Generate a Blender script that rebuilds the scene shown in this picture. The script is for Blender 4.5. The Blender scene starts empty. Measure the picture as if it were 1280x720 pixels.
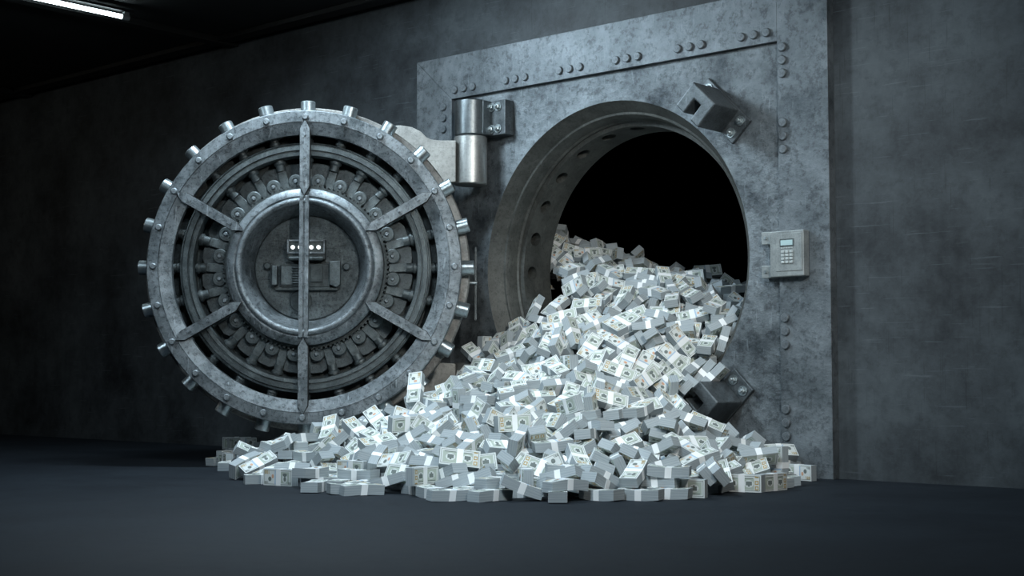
import bpy, math, random
from mathutils import Vector, Matrix, Quaternion
PI = math.pi
C = bpy.context.scene.collection
SC = bpy.context.scene

# ---------------------------------------------------------------- camera
YAW = math.radians(41.513)
CAM = Vector((4.309, -5.623, 0.45))
cd = bpy.data.cameras.new('camera')
cd.lens = 50.0; cd.sensor_width = 36.0; cd.clip_start = 0.05; cd.clip_end = 60
co = bpy.data.objects.new('camera', cd); C.objects.link(co)
co.location = CAM
co.rotation_euler = (math.radians(90 + 3.5256), 0, YAW)
SC.camera = co

# ---------------------------------------------------------------- world, exposure
SC.view_settings.view_transform = 'Standard'
SC.view_settings.look = 'None'
SC.view_settings.exposure = 0.0
SC.view_settings.gamma = 1.0
SC.view_settings.use_curve_mapping = False
w = bpy.data.worlds.new('world'); SC.world = w; w.use_nodes = True
w.node_tree.nodes['Background'].inputs[0].default_value = (0.02, 0.02, 0.02, 1)
w.node_tree.nodes['Background'].inputs[1].default_value = 0.0

def area(name, loc, target, sx, sy, power, col, spread=180):
    l = bpy.data.lights.new(name, 'AREA'); l.shape = 'RECTANGLE'
    l.size = sx; l.size_y = sy; l.energy = power; l.color = col; l.spread = math.radians(spread)
    o = bpy.data.objects.new(name, l); C.objects.link(o)
    o.location = loc
    d = Vector(target) - Vector(loc)
    o.rotation_euler = d.to_track_quat('-Z', 'Y').to_euler()
    return o
#LIGHTS
COOL = (0.73, 0.89, 1.0)
area('tube_light_over_door', (-0.85, -1.35, 2.56), (-0.4, -1.0, 0.0), 0.2, 0.9, 76, COOL)
area('tube_light_right', (1.75, -0.95, 2.56), (1.75, -0.6, 0.0), 0.2, 1.2, 13, COOL)
area('fill_light_front', (1.3, -3.0, 2.56), (0.5, -1.6, 0.0), 0.8, 1.4, 50, COOL, 112)  # added overhead fill for the money, spread narrowed to spare the frame
area('fill_light_tunnel', (3.3, -2.7, 2.56), (-0.5, 0.1, 0.85), 0.2, 1.0, 23, (1.0, 0.98, 0.93), 62)  # added fill to brighten the tunnel's left side and the money inside
area('area_light_front_left', (-1.6, -3.6, 2.56), (-1.0, -1.3, 0.6), 0.4, 1.2, 17, COOL, 120)  # unseen area light aimed at the door
area('dim_warm_fill_far_left', (-6.2, -3.2, 2.56), (-5.6, -0.6, 0.8), 0.3, 1.2, 7, (1.0, 0.93, 0.80))  # added weak warm fill to lift the far left wall
#ENDLIGHTS

# ---------------------------------------------------------------- materials
def nodes(name):
    m = bpy.data.materials.new(name); m.use_nodes = True
    nt = m.node_tree
    return m, nt, nt.nodes['Principled BSDF']
def plain(name, col, rough=0.6, metal=0.0, emit=None, es=1.0):
    m, nt, b = nodes(name)
    b.inputs['Base Color'].default_value = (*col, 1)
    b.inputs['Roughness'].default_value = rough
    b.inputs['Metallic'].default_value = metal
    if emit:
        b.inputs['Emission Color'].default_value = (*emit, 1)
        b.inputs['Emission Strength'].default_value = es
    return m
def worn(name, lo, hi, rough=0.5, metal=0.5, scale=6.0, bump=0.25, scratch=0.5, spots=0.6, stretch=(1, 1, 1), wall=False):
    """worn steel: cloudy two-tone base, dark pits and fine scratches"""
    m, nt, b = nodes(name)
    N = nt.nodes.new; L = nt.links.new
    tc = N('ShaderNodeTexCoord'); mp = N('ShaderNodeMapping')
    mp.inputs['Scale'].default_value = stretch
    L(tc.outputs['Object'], mp.inputs['Vector'])
    n1 = N('ShaderNodeTexNoise'); n1.inputs['Scale'].default_value = scale; n1.inputs['Detail'].default_value = 9; n1.inputs['Roughness'].default_value = 0.72
    L(mp.outputs[0], n1.inputs['Vector'])
    r1 = N('ShaderNodeValToRGB'); r1.color_ramp.elements[0].position = 0.36; r1.color_ramp.elements[1].position = 0.64
    r1.color_ramp.elements[0].color = (*lo, 1); r1.color_ramp.elements[1].color = (*hi, 1)
    L(n1.outputs['Fac'], r1.inputs['Fac'])
    # pits
    n2 = N('ShaderNodeTexNoise'); n2.inputs['Scale'].default_value = scale * 9; n2.inputs['Detail'].default_value = 10; n2.inputs['Roughness'].default_value = 0.78
    L(tc.outputs['Object'], n2.inputs['Vector'])
    r2 = N('ShaderNodeValToRGB'); r2.color_ramp.elements[0].position = 0.50; r2.color_ramp.elements[1].position = 0.60
    r2.color_ramp.elements[0].color = (0, 0, 0, 1); r2.color_ramp.elements[1].color = (spots, spots, spots, 1)
    L(n2.outputs['Fac'], r2.inputs['Fac'])
    mx = N('ShaderNodeMixRGB'); mx.blend_type = 'MULTIPLY'; mx.inputs['Color2'].default_value = (0.30, 0.30, 0.31, 1)
    L(r2.outputs['Color'], mx.inputs['Fac']); L(r1.outputs['Color'], mx.inputs['Color1'])
    # scratches: strongly stretched noise, thresholded
    last = mx
    for k, (sv, rot) in enumerate((((5.0, 60, 120), 0.12), ((120, 60, 4.0), -0.1)) if wall else (((60, 60, 9.0), 0.5), ((9.0, 60, 60), -0.4))):
        ms = N('ShaderNodeMapping'); ms.inputs['Scale'].default_value = sv; ms.inputs['Rotation'].default_value = (rot, 0.25 * rot, rot)
        L(tc.outputs['Object'], ms.inputs['Vector'])
        ns = N('ShaderNodeTexNoise'); ns.inputs['Scale'].default_value = 1.0; ns.inputs['Detail'].default_value = 2
        L(ms.outputs[0], ns.inputs['Vector'])
        rs = N('ShaderNodeValToRGB'); rs.color_ramp.elements[0].position = 0.66; rs.color_ramp.elements[1].position = 0.72
        rs.color_ramp.elements[0].color = (0, 0, 0, 1); rs.color_ramp.elements[1].color = (scratch, scratch, scratch, 1)
        L(ns.outputs['Fac'], rs.inputs['Fac'])
        mk = N('ShaderNodeMixRGB'); mk.blend_type = 'MIX'
        mk.inputs['Color2'].default_value = (*[min(1, c * 1.7) for c in hi], 1) if k == 0 else (*[c * 0.45 for c in lo], 1)
        L(rs.outputs['Color'], mk.inputs['Fac']); L(last.outputs['Color'], mk.inputs['Color1'])
        last = mk
    L(last.outputs['Color'], b.inputs['Base Color'])
    b.inputs['Metallic'].default_value = metal
    mr = N('ShaderNodeMapRange'); mr.inputs['To Min'].default_value = rough - 0.12; mr.inputs['To Max'].default_value = rough + 0.15
    L(n1.outputs['Fac'], mr.inputs['Value']); L(mr.outputs[0], b.inputs['Roughness'])
    bp = N('ShaderNodeBump'); bp.inputs['Strength'].default_value = bump; bp.inputs['Distance'].default_value = 0.006
    ad = N('ShaderNodeMath'); ad.operation = 'ADD'
    L(n1.outputs['Fac'], ad.inputs[0]); L(n2.outputs['Fac'], ad.inputs[1])
    L(ad.outputs[0], bp.inputs['Height']); L(bp.outputs[0], b.inputs['Normal'])
    return m
M = {}
M['frame'] = worn('worn_frame_steel', (0.040, 0.050, 0.058), (0.245, 0.28, 0.30), 0.40, 0.55, 2.6, 0.9, 0.2, 0.62)
M['border'] = worn('worn_border_steel', (0.075, 0.09, 0.10), (0.215, 0.245, 0.265), 0.42, 0.5, 2.8, 0.6, 0.15, 0.62)
M['door'] = worn('worn_door_steel', (0.08, 0.098, 0.108), (0.28, 0.315, 0.335), 0.40, 0.55, 6.0, 0.5, 0.4, 0.85)
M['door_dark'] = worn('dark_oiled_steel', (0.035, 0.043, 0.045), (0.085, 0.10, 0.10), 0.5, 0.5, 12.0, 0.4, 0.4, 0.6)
M['hub_plate'] = worn('scored_hub_steel', (0.045, 0.054, 0.057), (0.15, 0.175, 0.18), 0.45, 0.45, 8.0, 1.0, 0.6, 0.8)
M['door_plate'] = worn('greasy_plate_steel', (0.045, 0.054, 0.057), (0.115, 0.135, 0.14), 0.5, 0.45, 10.0, 0.4, 0.3, 0.7)
M['door_mid'] = worn('greasy_steel', (0.06, 0.073, 0.077), (0.14, 0.165, 0.17), 0.42, 0.55, 12.0, 0.35, 0.4, 0.6)
M['bolt'] = worn('polished_steel', (0.30, 0.35, 0.37), (0.46, 0.52, 0.54), 0.3, 0.85, 9.0, 0.12, 0.3, 0.4)
M['flange'] = worn('bare_back_flange_steel', (0.14, 0.14, 0.135), (0.30, 0.30, 0.285), 0.5, 0.4, 9.0, 0.2, 0.3, 0.5)
M['arm'] = worn('pale_arm_steel', (0.22, 0.225, 0.215), (0.38, 0.385, 0.365), 0.5, 0.3, 7.0, 0.12, 0.2, 0.35)
M['barrel_pale'] = worn('brushed_pale_steel', (0.24, 0.255, 0.255), (0.44, 0.455, 0.445), 0.36, 0.8, 6.0, 0.1, 0.2, 0.3, (1, 1, 0.3))
M['barrel_dark'] = worn('brushed_dark_steel', (0.08, 0.094, 0.10), (0.20, 0.225, 0.235), 0.32, 0.9, 6.0, 0.1, 0.2, 0.4, (1, 1, 0.3))
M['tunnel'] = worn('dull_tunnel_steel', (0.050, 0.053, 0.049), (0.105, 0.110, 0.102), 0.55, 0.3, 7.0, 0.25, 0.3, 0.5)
M['bracket'] = worn('bracket_steel', (0.065, 0.077, 0.084), (0.15, 0.172, 0.184), 0.4, 0.6, 12.0, 0.2, 0.3, 0.5)
M['keypad'] = worn('brushed_keypad_steel', (0.25, 0.28, 0.28), (0.38, 0.41, 0.41), 0.42, 0.5, 14.0, 0.06, 0.2, 0.3)
M['wall'] = worn('dark_scuffed_wall', (0.016, 0.020, 0.024), (0.082, 0.098, 0.108), 0.6, 0.12, 1.5, 0.3, 0.3, 0.35, wall=True)
M['side_wall'] = worn('plain_dark_wall', (0.035, 0.036, 0.036), (0.055, 0.056, 0.055), 0.7, 0.0, 1.6, 0.15, 0.2, 0.2)
M['floor'] = worn('dark_sealed_floor', (0.012, 0.0155, 0.0205), (0.018, 0.0235, 0.030), 0.68, 0.0, 1.8, 0.08, 0.12, 0.25)
M['floor'].node_tree.nodes['Principled BSDF'].inputs['Specular IOR Level'].default_value = 0.1
M['ceiling'] = worn('black_ceiling_panel', (0.014, 0.016, 0.016), (0.026, 0.028, 0.028), 0.75, 0.0, 1.2, 0.1, 0.0, 0.2)
M['void'] = plain('vault_darkness_lining', (0.0015, 0.0015, 0.0015), 1.0)  # near-black colour stands in for the darkness inside the vault
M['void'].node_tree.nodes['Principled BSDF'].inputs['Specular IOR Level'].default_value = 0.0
M['key'] = plain('keypad_button', (0.55, 0.6, 0.6), 0.35, 0.4)
M['screen'] = plain('pale_liquid_crystal', (0.42, 0.58, 0.6), 0.25, 0.0)
M['lamp'] = plain('glow_dot', (0.9, 0.95, 1.0), 0.4, 0.0, (0.9, 0.97, 1.0), 2.2)  # emissive white of the dots in the hub window
M['tube'] = plain('lit_tube', (1, 1, 1), 0.4, 0.0, (0.78, 0.95, 1.0), 14.0)
M['cap'] = plain('tube_cap', (0.4, 0.42, 0.42), 0.4, 0.3)
M['black'] = plain('black_paint', (0.008, 0.009, 0.009), 0.6)
M['bill_paper'] = plain('banknote_paper', (0.66, 0.70, 0.69), 0.7)
M['bill_tint'] = plain('banknote_green_tint', (0.42, 0.48, 0.42), 0.7)
M['bill_ink'] = plain('banknote_dark_ink', (0.15, 0.18, 0.17), 0.7)
M['bill_gold'] = plain('banknote_gold_ink', (0.46, 0.33, 0.12), 0.6)
M['bill_red'] = plain('banknote_copper_ink', (0.62, 0.36, 0.24), 0.6)
M['bill_blue'] = plain('banknote_blue_ribbon', (0.38, 0.52, 0.68), 0.6)
M['band'] = plain('paper_currency_band', (0.86, 0.885, 0.89), 0.4)
def edges_mat():
    m, nt, b = nodes('banknote_cut_edges')
    N = nt.nodes.new; L = nt.links.new
    tc = N('ShaderNodeTexCoord'); mp = N('ShaderNodeMapping'); mp.inputs['Scale'].default_value = (6, 6, 900)
    L(tc.outputs['Object'], mp.inputs['Vector'])
    n = N('ShaderNodeTexNoise'); n.inputs['Scale'].default_value = 1.0; n.inputs['Detail'].default_value = 3
    L(mp.outputs[0], n.inputs['Vector'])
    r = N('ShaderNodeValToRGB'); r.color_ramp.elements[0].position = 0.3; r.color_ramp.elements[1].position = 0.7
    r.color_ramp.elements[0].color = (0.24, 0.28, 0.30, 1); r.color_ramp.elements[1].color = (0.40, 0.445, 0.465, 1)
    L(n.outputs['Fac'], r.inputs['Fac']); L(r.outputs['Color'], b.inputs['Base Color'])
    b.inputs['Roughness'].default_value = 0.75
    return m
M['bill_edge'] = edges_mat()

# ---------------------------------------------------------------- mesh builder
class MB:
    def __init__(s): s.v = []; s.f = []; s.sm = []; s.mi = []
    def add(s, vs, fs, smooth=False, mi=0, T=None):
        o = len(s.v)
        s.v += [tuple(T @ Vector(p)) if T is not None else tuple(p) for p in vs]
        for q in fs: s.f.append(tuple(i + o for i in q)); s.sm.append(smooth); s.mi.append(mi)
        return s
    def box(s, c, h, T=None, mi=0):
        x, y, z = c; a, b, d = h
        vs = [(x + i * a, y + j * b, z + k * d) for i in (-1, 1) for j in (-1, 1) for k in (-1, 1)]
        return s.add(vs, [(0, 1, 3, 2), (4, 6, 7, 5), (0, 4, 5, 1), (2, 3, 7, 6), (0, 2, 6, 4), (1, 5, 7, 3)], False, mi, T)
    def prism(s, poly, y0, y1, T=None, mi=0, smooth=False):
        """polygon in x,z extruded along y"""
        n = len(poly)
        vs = [(p[0], y0, p[1]) for p in poly] + [(p[0], y1, p[1]) for p in poly]
        s.add(vs, [tuple(range(n)), tuple(range(2 * n - 1, n - 1, -1))], False, mi, T)
        o = len(s.v) - 2 * n
        for i in range(n):
            j = (i + 1) % n
            s.f.append((o + i, o + n + i, o + n + j, o + j)); s.sm.append(smooth); s.mi.append(mi)
        return s
    def lathe(s, prof, n=64, T=None, closed=False, mi=0, smooth=True, a0=0.0, a1=2 * PI):
        """profile of (r, y) revolved about the y axis"""
        full = abs(a1 - a0 - 2 * PI) < 1e-6
        m = n if full else n + 1
        k = len(prof); vs = []
        for i in range(m):
            t = a0 + (a1 - a0) * i / n
            for r, y in prof: vs.append((r * math.cos(t), y, r * math.sin(t)))
        fs = []
        for i in range(n):
            i2 = (i + 1) % m
            for j in range(k if closed else k - 1):
                j2 = (j + 1) % k
                fs.append((i * k + j, i * k + j2, i2 * k + j2, i2 * k + j))
        if closed and not full:
            fs.append(tuple(range(k))); fs.append(tuple((m - 1) * k + j for j in range(k - 1, -1, -1)))
        return s.add(vs, fs, smooth, mi, T)
    def cyl(s, p0, p1, r, n=20, r2=None, cham=0.0, mi=0, T=None):
        p0 = Vector(p0); p1 = Vector(p1); d = p1 - p0; ln = d.length
        r2 = r if r2 is None else r2
        prof = [(0, 0), (r, 0), (r2, ln), (0, ln)] if not cham else [(0, 0), (r - cham, 0), (r, cham), (r2, ln - cham), (r2 - cham, ln), (0, ln)]
        Q = Vector((0, 1, 0)).rotation_difference(d.normalized()).to_matrix().to_4x4()
        X = Matrix.Translation(p0) @ Q
        if T is not None: X = T @ X
        return s.lathe(prof, n, X, mi=mi)
    def build(s, name, mats, parent=None, bevel=0.0, seg=2):
        me = bpy.data.meshes.new(name); me.from_pydata(s.v, [], s.f)
        for m in (mats if isinstance(mats, (list, tuple)) else [mats]): me.materials.append(m)
        me.polygons.foreach_set('use_smooth', s.sm); me.polygons.foreach_set('material_index', s.mi)
        me.update()
        import bmesh
        b = bmesh.new(); b.from_mesh(me)
        bmesh.ops.remove_doubles(b, verts=b.verts, dist=1e-6)
        bmesh.ops.recalc_face_normals(b, faces=b.faces)
        for e in b.edges:
            if len(e.link_faces) == 2 and e.calc_face_angle(0) > math.radians(32): e.smooth = False
        b.to_mesh(me); b.free()
        o = bpy.data.objects.new(name, me); C.objects.link(o)
        if parent: o.parent = parent
        if bevel:
            bv = o.modifiers.new('bevel', 'BEVEL'); bv.width = bevel; bv.segments = seg; bv.limit_method = 'ANGLE'; bv.angle_limit = math.radians(40)
            bv.harden_normals = False
        return o
def empty(name, loc=(0, 0, 0), rz=0.0):
    o = bpy.data.objects.new(name, None); C.objects.link(o); o.location = loc; o.rotation_euler = (0, 0, rz); o.empty_display_size = 0.1
    return o
def tag(o, label=None, cat=None, group=None, kind=None):
    if label: o['label'] = label
    if cat: o['category'] = cat
    if group: o['group'] = group
    if kind: o['kind'] = kind
    return o
def ry(a): return Matrix.Rotation(-a, 4, 'Y')        # turns x towards z by angle a
def tr(x, y, z): return Matrix.Translation((x, y, z))

# ---------------------------------------------------------------- the room
CZ = 1.003            # height of the opening's centre
CH = 2.61             # ceiling height
X0, X1, Y0 = -9.0, 7.0, -9.0
def struct(o): o['kind'] = 'structure'; return o
struct(MB().box(((X0 + X1) / 2, Y0 / 2 + 0.0, -0.05), ((X1 - X0) / 2 + 0.1, -Y0 / 2 + 0.1, 0.05)).build('floor', M['floor']))
struct(MB().box(((X0 + X1) / 2, Y0 / 2, CH + 0.05), ((X1 - X0) / 2 + 0.1, -Y0 / 2 + 0.1, 0.05)).build('ceiling', M['ceiling']))
# wall holding the vault, with a hole behind the frame
wb = MB(); hx, hz0, hz1 = 0.95, 0.05, 1.95
for x0, x1, z0, z1 in ((X0, -hx, 0, CH), (hx, X1, 0, CH), (-hx, hx, hz1, CH), (-hx, hx, 0, hz0)):
    wb.box(((x0 + x1) / 2, 0.06, (z0 + z1) / 2), ((x1 - x0) / 2, 0.06, (z1 - z0) / 2))
struct(wb.build('wall_back', M['wall']))
struct(MB().box((X0 - 0.05, Y0 / 2, CH / 2), (0.05, -Y0 / 2, CH / 2)).build('wall_left', M['side_wall']))
struct(MB().box((X1 + 0.05, Y0 / 2, CH / 2), (0.05, -Y0 / 2, CH / 2)).build('wall_right', M['side_wall']))
struct(MB().box(((X0 + X1) / 2, Y0 - 0.05, CH / 2), ((X1 - X0) / 2, 0.05, CH / 2)).build('wall_front', M['side_wall']))
# room inside the vault, its darkness put into the lining's black colour
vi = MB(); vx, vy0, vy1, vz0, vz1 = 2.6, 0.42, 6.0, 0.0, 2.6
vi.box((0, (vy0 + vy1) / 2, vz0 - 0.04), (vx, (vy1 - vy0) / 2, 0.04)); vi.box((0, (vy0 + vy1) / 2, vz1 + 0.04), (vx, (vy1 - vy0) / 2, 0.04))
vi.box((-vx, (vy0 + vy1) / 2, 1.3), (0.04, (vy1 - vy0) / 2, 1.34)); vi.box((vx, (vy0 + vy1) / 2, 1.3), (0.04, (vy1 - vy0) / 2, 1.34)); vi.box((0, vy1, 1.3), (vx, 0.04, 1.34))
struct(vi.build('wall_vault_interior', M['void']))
# ceiling ribs
k = 1
for x in (-5.6, -3.07, -1.0, 1.75, 4.3):
    struct(MB().box((x, -4.5, CH - 0.02), (0.045, 4.5, 0.02)).build('trim_%d' % k, M['black'], bevel=0.004)); k += 1
for y in (-0.12, -2.6, -5.2):
    struct(MB().box(((X0 + X1) / 2, y, CH - 0.015), ((X1 - X0) / 2, 0.05, 0.015)).build('trim_%d' % k, M['black'], bevel=0.004)); k += 1

# ---------------------------------------------------------------- ceiling tube lamp in view
tl = tag(empty('tube_lamp', (-2.80, -0.97, CH - 0.075)), 'lit white tube lamp under the black ceiling at upper left', 'lamp')
MB().cyl((0, -0.05, 0), (0, -1.35, 0), 0.0125, 16).build('glass_tube', M['tube'], tl)
for y in (-0.02, -1.38):
    cb = MB().cyl((0, y + 0.02, 0), (0, y - 0.03, 0), 0.019, 16, cham=0.003)
    cb.box((0, y, 0.02), (0.012, 0.016, 0.02)); cb.build('end_cap', M['cap'], tl)
MB().box((0, -0.7, 0.037), (0.022, 0.72, 0.0075)).build('mounting_rail', M['black'], tl, bevel=0.002)

# ---------------------------------------------------------------- vault frame
FL, FR, FT = -1.3325, 1.2407, 2.206
IL, IR, IT = -1.062, 0.986, 1.965
IB = 0.07
PY, BY = -0.030, -0.056
fr = tag(empty('vault_frame', (0, 0, 0)), 'square riveted grey steel frame around the round vault opening', 'vault frame')
# plate: square with round hole, chamfered rim
N = 96; RO = 0.815
pl = MB(); ring = []; sq = []
for i in range(N):
    t = 2 * PI * i / N; c, s = math.cos(t), math.sin(t)
    ring.append((RO * c, CZ + RO * s))
    hw = (IR if c > 0 else -IL) + 0.01; hh = (IT - CZ if s > 0 else CZ - IB + 0.0) + 0.01
    k = min(hw / abs(c) if abs(c) > 1e-9 else 1e9, hh / abs(s) if abs(s) > 1e-9 else 1e9)
    sq.append((k * c, CZ + k * s))
# snap the nearest ring points to the square's corners
for cx, cz in ((IR + .01, IT + .01), (IL - .01, IT + .01), (IL - .01, IB - .01), (IR + .01, IB - .01)):
    j = min(range(N), key=lambda q: (sq[q][0] - cx) ** 2 + (sq[q][1] - cz) ** 2); sq[j] = (cx, cz)
vs = [(x, PY, z) for x, z in sq] + [(x, PY, z) for x, z in ring] + [(x, 0.0, z) for x, z in sq] + [(x, 0.0, z) for x, z in ring]
fs = []
for i in range(N):
    j = (i + 1) % N
    fs += [(i, j, N + j, N + i), (i, 2 * N + i, 2 * N + j, j), (2 * N + i, 3 * N + i, 3 * N + j, 2 * N + j)]
pl.add(vs, fs)
pl.build('face_plate', M['frame'], fr)
# border planks with mitred corners
g = 0.0006
ox0, ox1, oz1, ix0, ix1, iz1 = FL, FR, FT, IL, IR, IT
top = [(ox0 + g * 2, oz1), (ix1 - g, oz1), (ix1 - g, iz1), (ix0 + g, iz1)]
lef = [(ox0, 0.0), (ix0, 0.0), (ix0, iz1 - g), (ox0, oz1 - g * 2)]
rig = [(ix1, 0.0), (ox1, 0.0), (ox1, oz1), (ix1, oz1)]
for nm, poly in (('border_plank', top), ('border_plank', lef), ('border_plank', rig)):
    MB().prism(poly, BY, 0.0).build(nm, M['border'], fr, bevel=0.0015)
MB().prism([(ix0 + g, 0.0), (ix1 - g, 0.0), (ix1 - g, IB), (ix0 + g, IB)], BY, 0.0).build('border_plank', M['border'], fr, bevel=0.003)
def rivet_mesh():
    b = MB().lathe([(0, -0.0125), (0.0175, -0.0125), (0.0205, -0.009), (0.0215, 0.0)], 12)
    return b
rv0 = None
def rivet(x, z, y=BY):
    global rv0
    if rv0 is None:
        rv0 = rivet_mesh().build('rivet', M['border'], fr); o = rv0
    else:
        o = rv0.copy(); C.objects.link(o)
    o.location = (x, y, z); o.rotation_euler = (0, random.Random(int(x * 1000 + z * 77)).uniform(0, 1), 0)
for xc in (-0.966, -0.592, -0.223, 0.140, 0.512, 0.867):
    for d in (-0.067, 0, 0.067): rivet(xc + d, 2.012)
for zc in (1.873, 1.528, 0.648, 0.240):
    for d in (-0.060, 0, 0.060): rivet(1.015, zc + d)
for zc in (1.866, 1.52, 1.17, 0.83, 0.50, 0.2):
    for d in (-0.062, 0, 0.062): rivet(-1.119, zc + d)
# stepped tunnel with bolt sockets
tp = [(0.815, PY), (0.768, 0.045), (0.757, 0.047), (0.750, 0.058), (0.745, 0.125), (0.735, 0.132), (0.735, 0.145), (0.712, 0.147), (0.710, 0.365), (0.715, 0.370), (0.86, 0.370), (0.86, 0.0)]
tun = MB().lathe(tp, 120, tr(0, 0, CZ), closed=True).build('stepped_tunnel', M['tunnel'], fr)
cut = MB()
for i in range(24):
    a = 2 * PI * i / 24
    cut.cyl((0.66, 0.215, 0), (0.775, 0.215, 0), 0.038, 20, T=tr(0, 0, CZ) @ ry(a))
cuto = cut.build('cutter', M['black'])
md = tun.modifiers.new('b', 'BOOLEAN'); md.operation = 'DIFFERENCE'; md.object = cuto; md.solver = 'EXACT'
dg = bpy.context.evaluated_depsgraph_get(); dg.update()
nm = bpy.data.meshes.new_from_object(tun.evaluated_get(dg))
tun.modifiers.clear(); tun.data = nm
bpy.data.objects.remove(cuto)
nm.polygons.foreach_set('use_smooth', [len(p.vertices) == 4 and abs(p.normal.y) < 0.95 for p in nm.polygons])
# hinge blocks and fixed barrels on the frame
HX, HY = -0.815, -0.165
ZM = 0.987            # mirror height of the two hinges
def bolt_head(x, y, z, parent, r=0.0150, nm='hex_bolt', T=None, mat='bolt'):
    b = MB(); b.cyl((0, 0.0, 0), (0, -0.006, 0), r * 1.55, 16)
    b.cyl((0, -0.006, 0), (0, -0.020, 0), r * 1.1, 6, cham=0.002)
    b.cyl((0, -0.020, 0), (0, -0.030, 0), r * 0.6, 12, cham=0.002)
    o = b.build(nm, M[mat], parent)
    o.location = (x, y, z)
    if T is not None: o.matrix_local = T @ Matrix.Translation((x, y, z))
    return o
for s in (1, -1):
    z0, z1 = (1.716, 1.905) if s > 0 else (2 * ZM - 1.905, 2 * ZM - 1.716)
    b = MB().cyl((HX, HY, z0), (HX, HY, z1), 0.086, 40, cham=0.005)
    b.box((HX + 0.015, (HY + PY) / 2, (z0 + z1) / 2), (0.075, (PY - HY) / 2, (z1 - z0) / 2 - 0.004))
    b.build('hinge_barrel', M['barrel_dark'], fr, bevel=0.002)
    MB().box((-0.700, PY - 0.035, (z0 + z1) / 2), (0.072, 0.035, (z1 - z0) / 2 - 0.002)).build('hinge_block', M['bracket'], fr, bevel=0.005)
    for x in (-0.722, -0.676):
        for z in (z0 + 0.036, z1 - 0.036): bolt_head(x, PY - 0.070, z, fr)

# ---------------------------------------------------------------- keeper brackets beside the opening
def keeper(sgn, label):
    ang = sgn * PI / 4
    k = empty('keeper_bracket', (0.673, PY, CZ + sgn * 0.683)); k.rotation_euler = (0, 0, 0)
    tag(k, label, 'bracket', 'keeper brackets beside the opening')
    T = ry(ang)            # local x radial outward, z tangential
    MB().box((0, -0.010, 0), (0.071, 0.010, 0.162), T).build('base_plate', M['bracket'], k, bevel=0.004)
    # U-shaped block: slot open towards the hole (local -x)
    U = [(-0.069, -0.083), (0.069, -0.083), (0.069, 0.083), (-0.069, 0.083), (-0.069, 0.024), (0.014, 0.024), (0.014, -0.024), (-0.069, -0.024)]
    MB().prism(U, -0.222, -0.020, T).build('slotted_block', M['bracket'], k, bevel=0.007, seg=3)
    for z in (-0.122, 0.122):
        for x in (-0.036, 0.036):
            bolt_head(x, -0.020, z, k, 0.0150, T=T)
    return k
keeper(1, 'slotted steel bracket bolted at the upper right of the round opening')
keeper(-1, 'slotted steel bracket low beside the opening, banknote bundles piled against it')

# ---------------------------------------------------------------- keypad box
kp = tag(empty('keypad_box', (1.053, BY, 0.889)), 'pale metal keypad box with small display on the frame right of the opening', 'keypad')
kb = MB().box((0, -0.026, 0.102), (0.086, 0.024, 0.102)).build('housing', M['keypad'], kp, bevel=0.004)
MB().box((0.012, -0.0515, 0.108), (0.066, 0.0018, 0.084)).build('front_panel', M['keypad'], kp, bevel=0.0015)
for z in (0.028, 0.180):
    t = MB().box((-0.116, 0.001, z), (0.034, 0.017, 0.028)).build('mounting_tab', M['keypad'], kp, bevel=0.002)
    b = MB().cyl((-0.127, -0.016, z), (-0.127, -0.024, z), 0.0085, 6, cham=0.0015).build('screw', M['bolt'], t)
MB().box((0.004, -0.0535, 0.150), (0.036, 0.0015, 0.0175)).build('display_bezel', M['door_mid'], kp, bevel=0.001)
MB().box((0.003, -0.0552, 0.150), (0.030, 0.0010, 0.0115)).build('display', M['screen'], kp)
for i in range(5):
    MB().box((-0.022 + i * 0.0125, -0.0545, 0.127), (0.004, 0.0018, 0.0025)).build('small_key', M['key'], kp)
for r in range(4):
    for c in range(3):
        MB().box((-0.016 + c * 0.021, -0.0565, 0.110 - r * 0.0155), (0.0075, 0.0035, 0.0055)).build('key', M['key'], kp, bevel=0.0012)

# ---------------------------------------------------------------- the vault door, swung open, inside face to the camera
DC = Vector((-1.084, -1.075, 0.987))
DB = 0.83
dr = tag(empty('vault_door', (DC.x, DC.y, DC.z - DB), YAW), 'huge round grey steel vault door standing open, its bolt work showing', 'vault door')
O = tr(0, 0, DB)
D = lambda mb, nm, mat, **k: mb.build(nm, M[mat], dr, **k)
# outer ring: flat outer band, bevelled inner band
D(MB().lathe([(0.657, 0.022), (0.7165, 0.002), (0.7175, 0.0055), (0.7195, 0.0055), (0.7205, 0.0), (0.772, 0.0), (0.776, 0.004), (0.776, 0.058), (0.657, 0.058)], 144, O, closed=True), 'outer_ring', 'door')
# drum and rear flange
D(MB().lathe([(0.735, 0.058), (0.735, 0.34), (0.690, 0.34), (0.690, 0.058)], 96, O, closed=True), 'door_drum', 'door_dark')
fl = MB()
for i in range(24):
    a = 2 * PI * (i + 0.5) / 24
    fl.lathe([(0.735, 0.130), (0.806, 0.130), (0.812, 0.136), (0.812, 0.215), (0.735, 0.215)], 6, O @ ry(a), closed=True, a0=-0.108, a1=0.108)
D(fl, 'flange_segment_ring', 'flange')
D(MB().lathe([(0.0, 0.335), (0.765, 0.335), (0.772, 0.342), (0.772, 0.405), (0.765, 0.415), (0.0, 0.415)], 96, O), 'rear_flange', 'flange')
# back disc behind the bolt work
D(MB().lathe([(0.31, 0.150), (0.690, 0.150), (0.690, 0.30), (0.31, 0.30)], 96, O, closed=True), 'mechanism_backing', 'door_dark')
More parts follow.
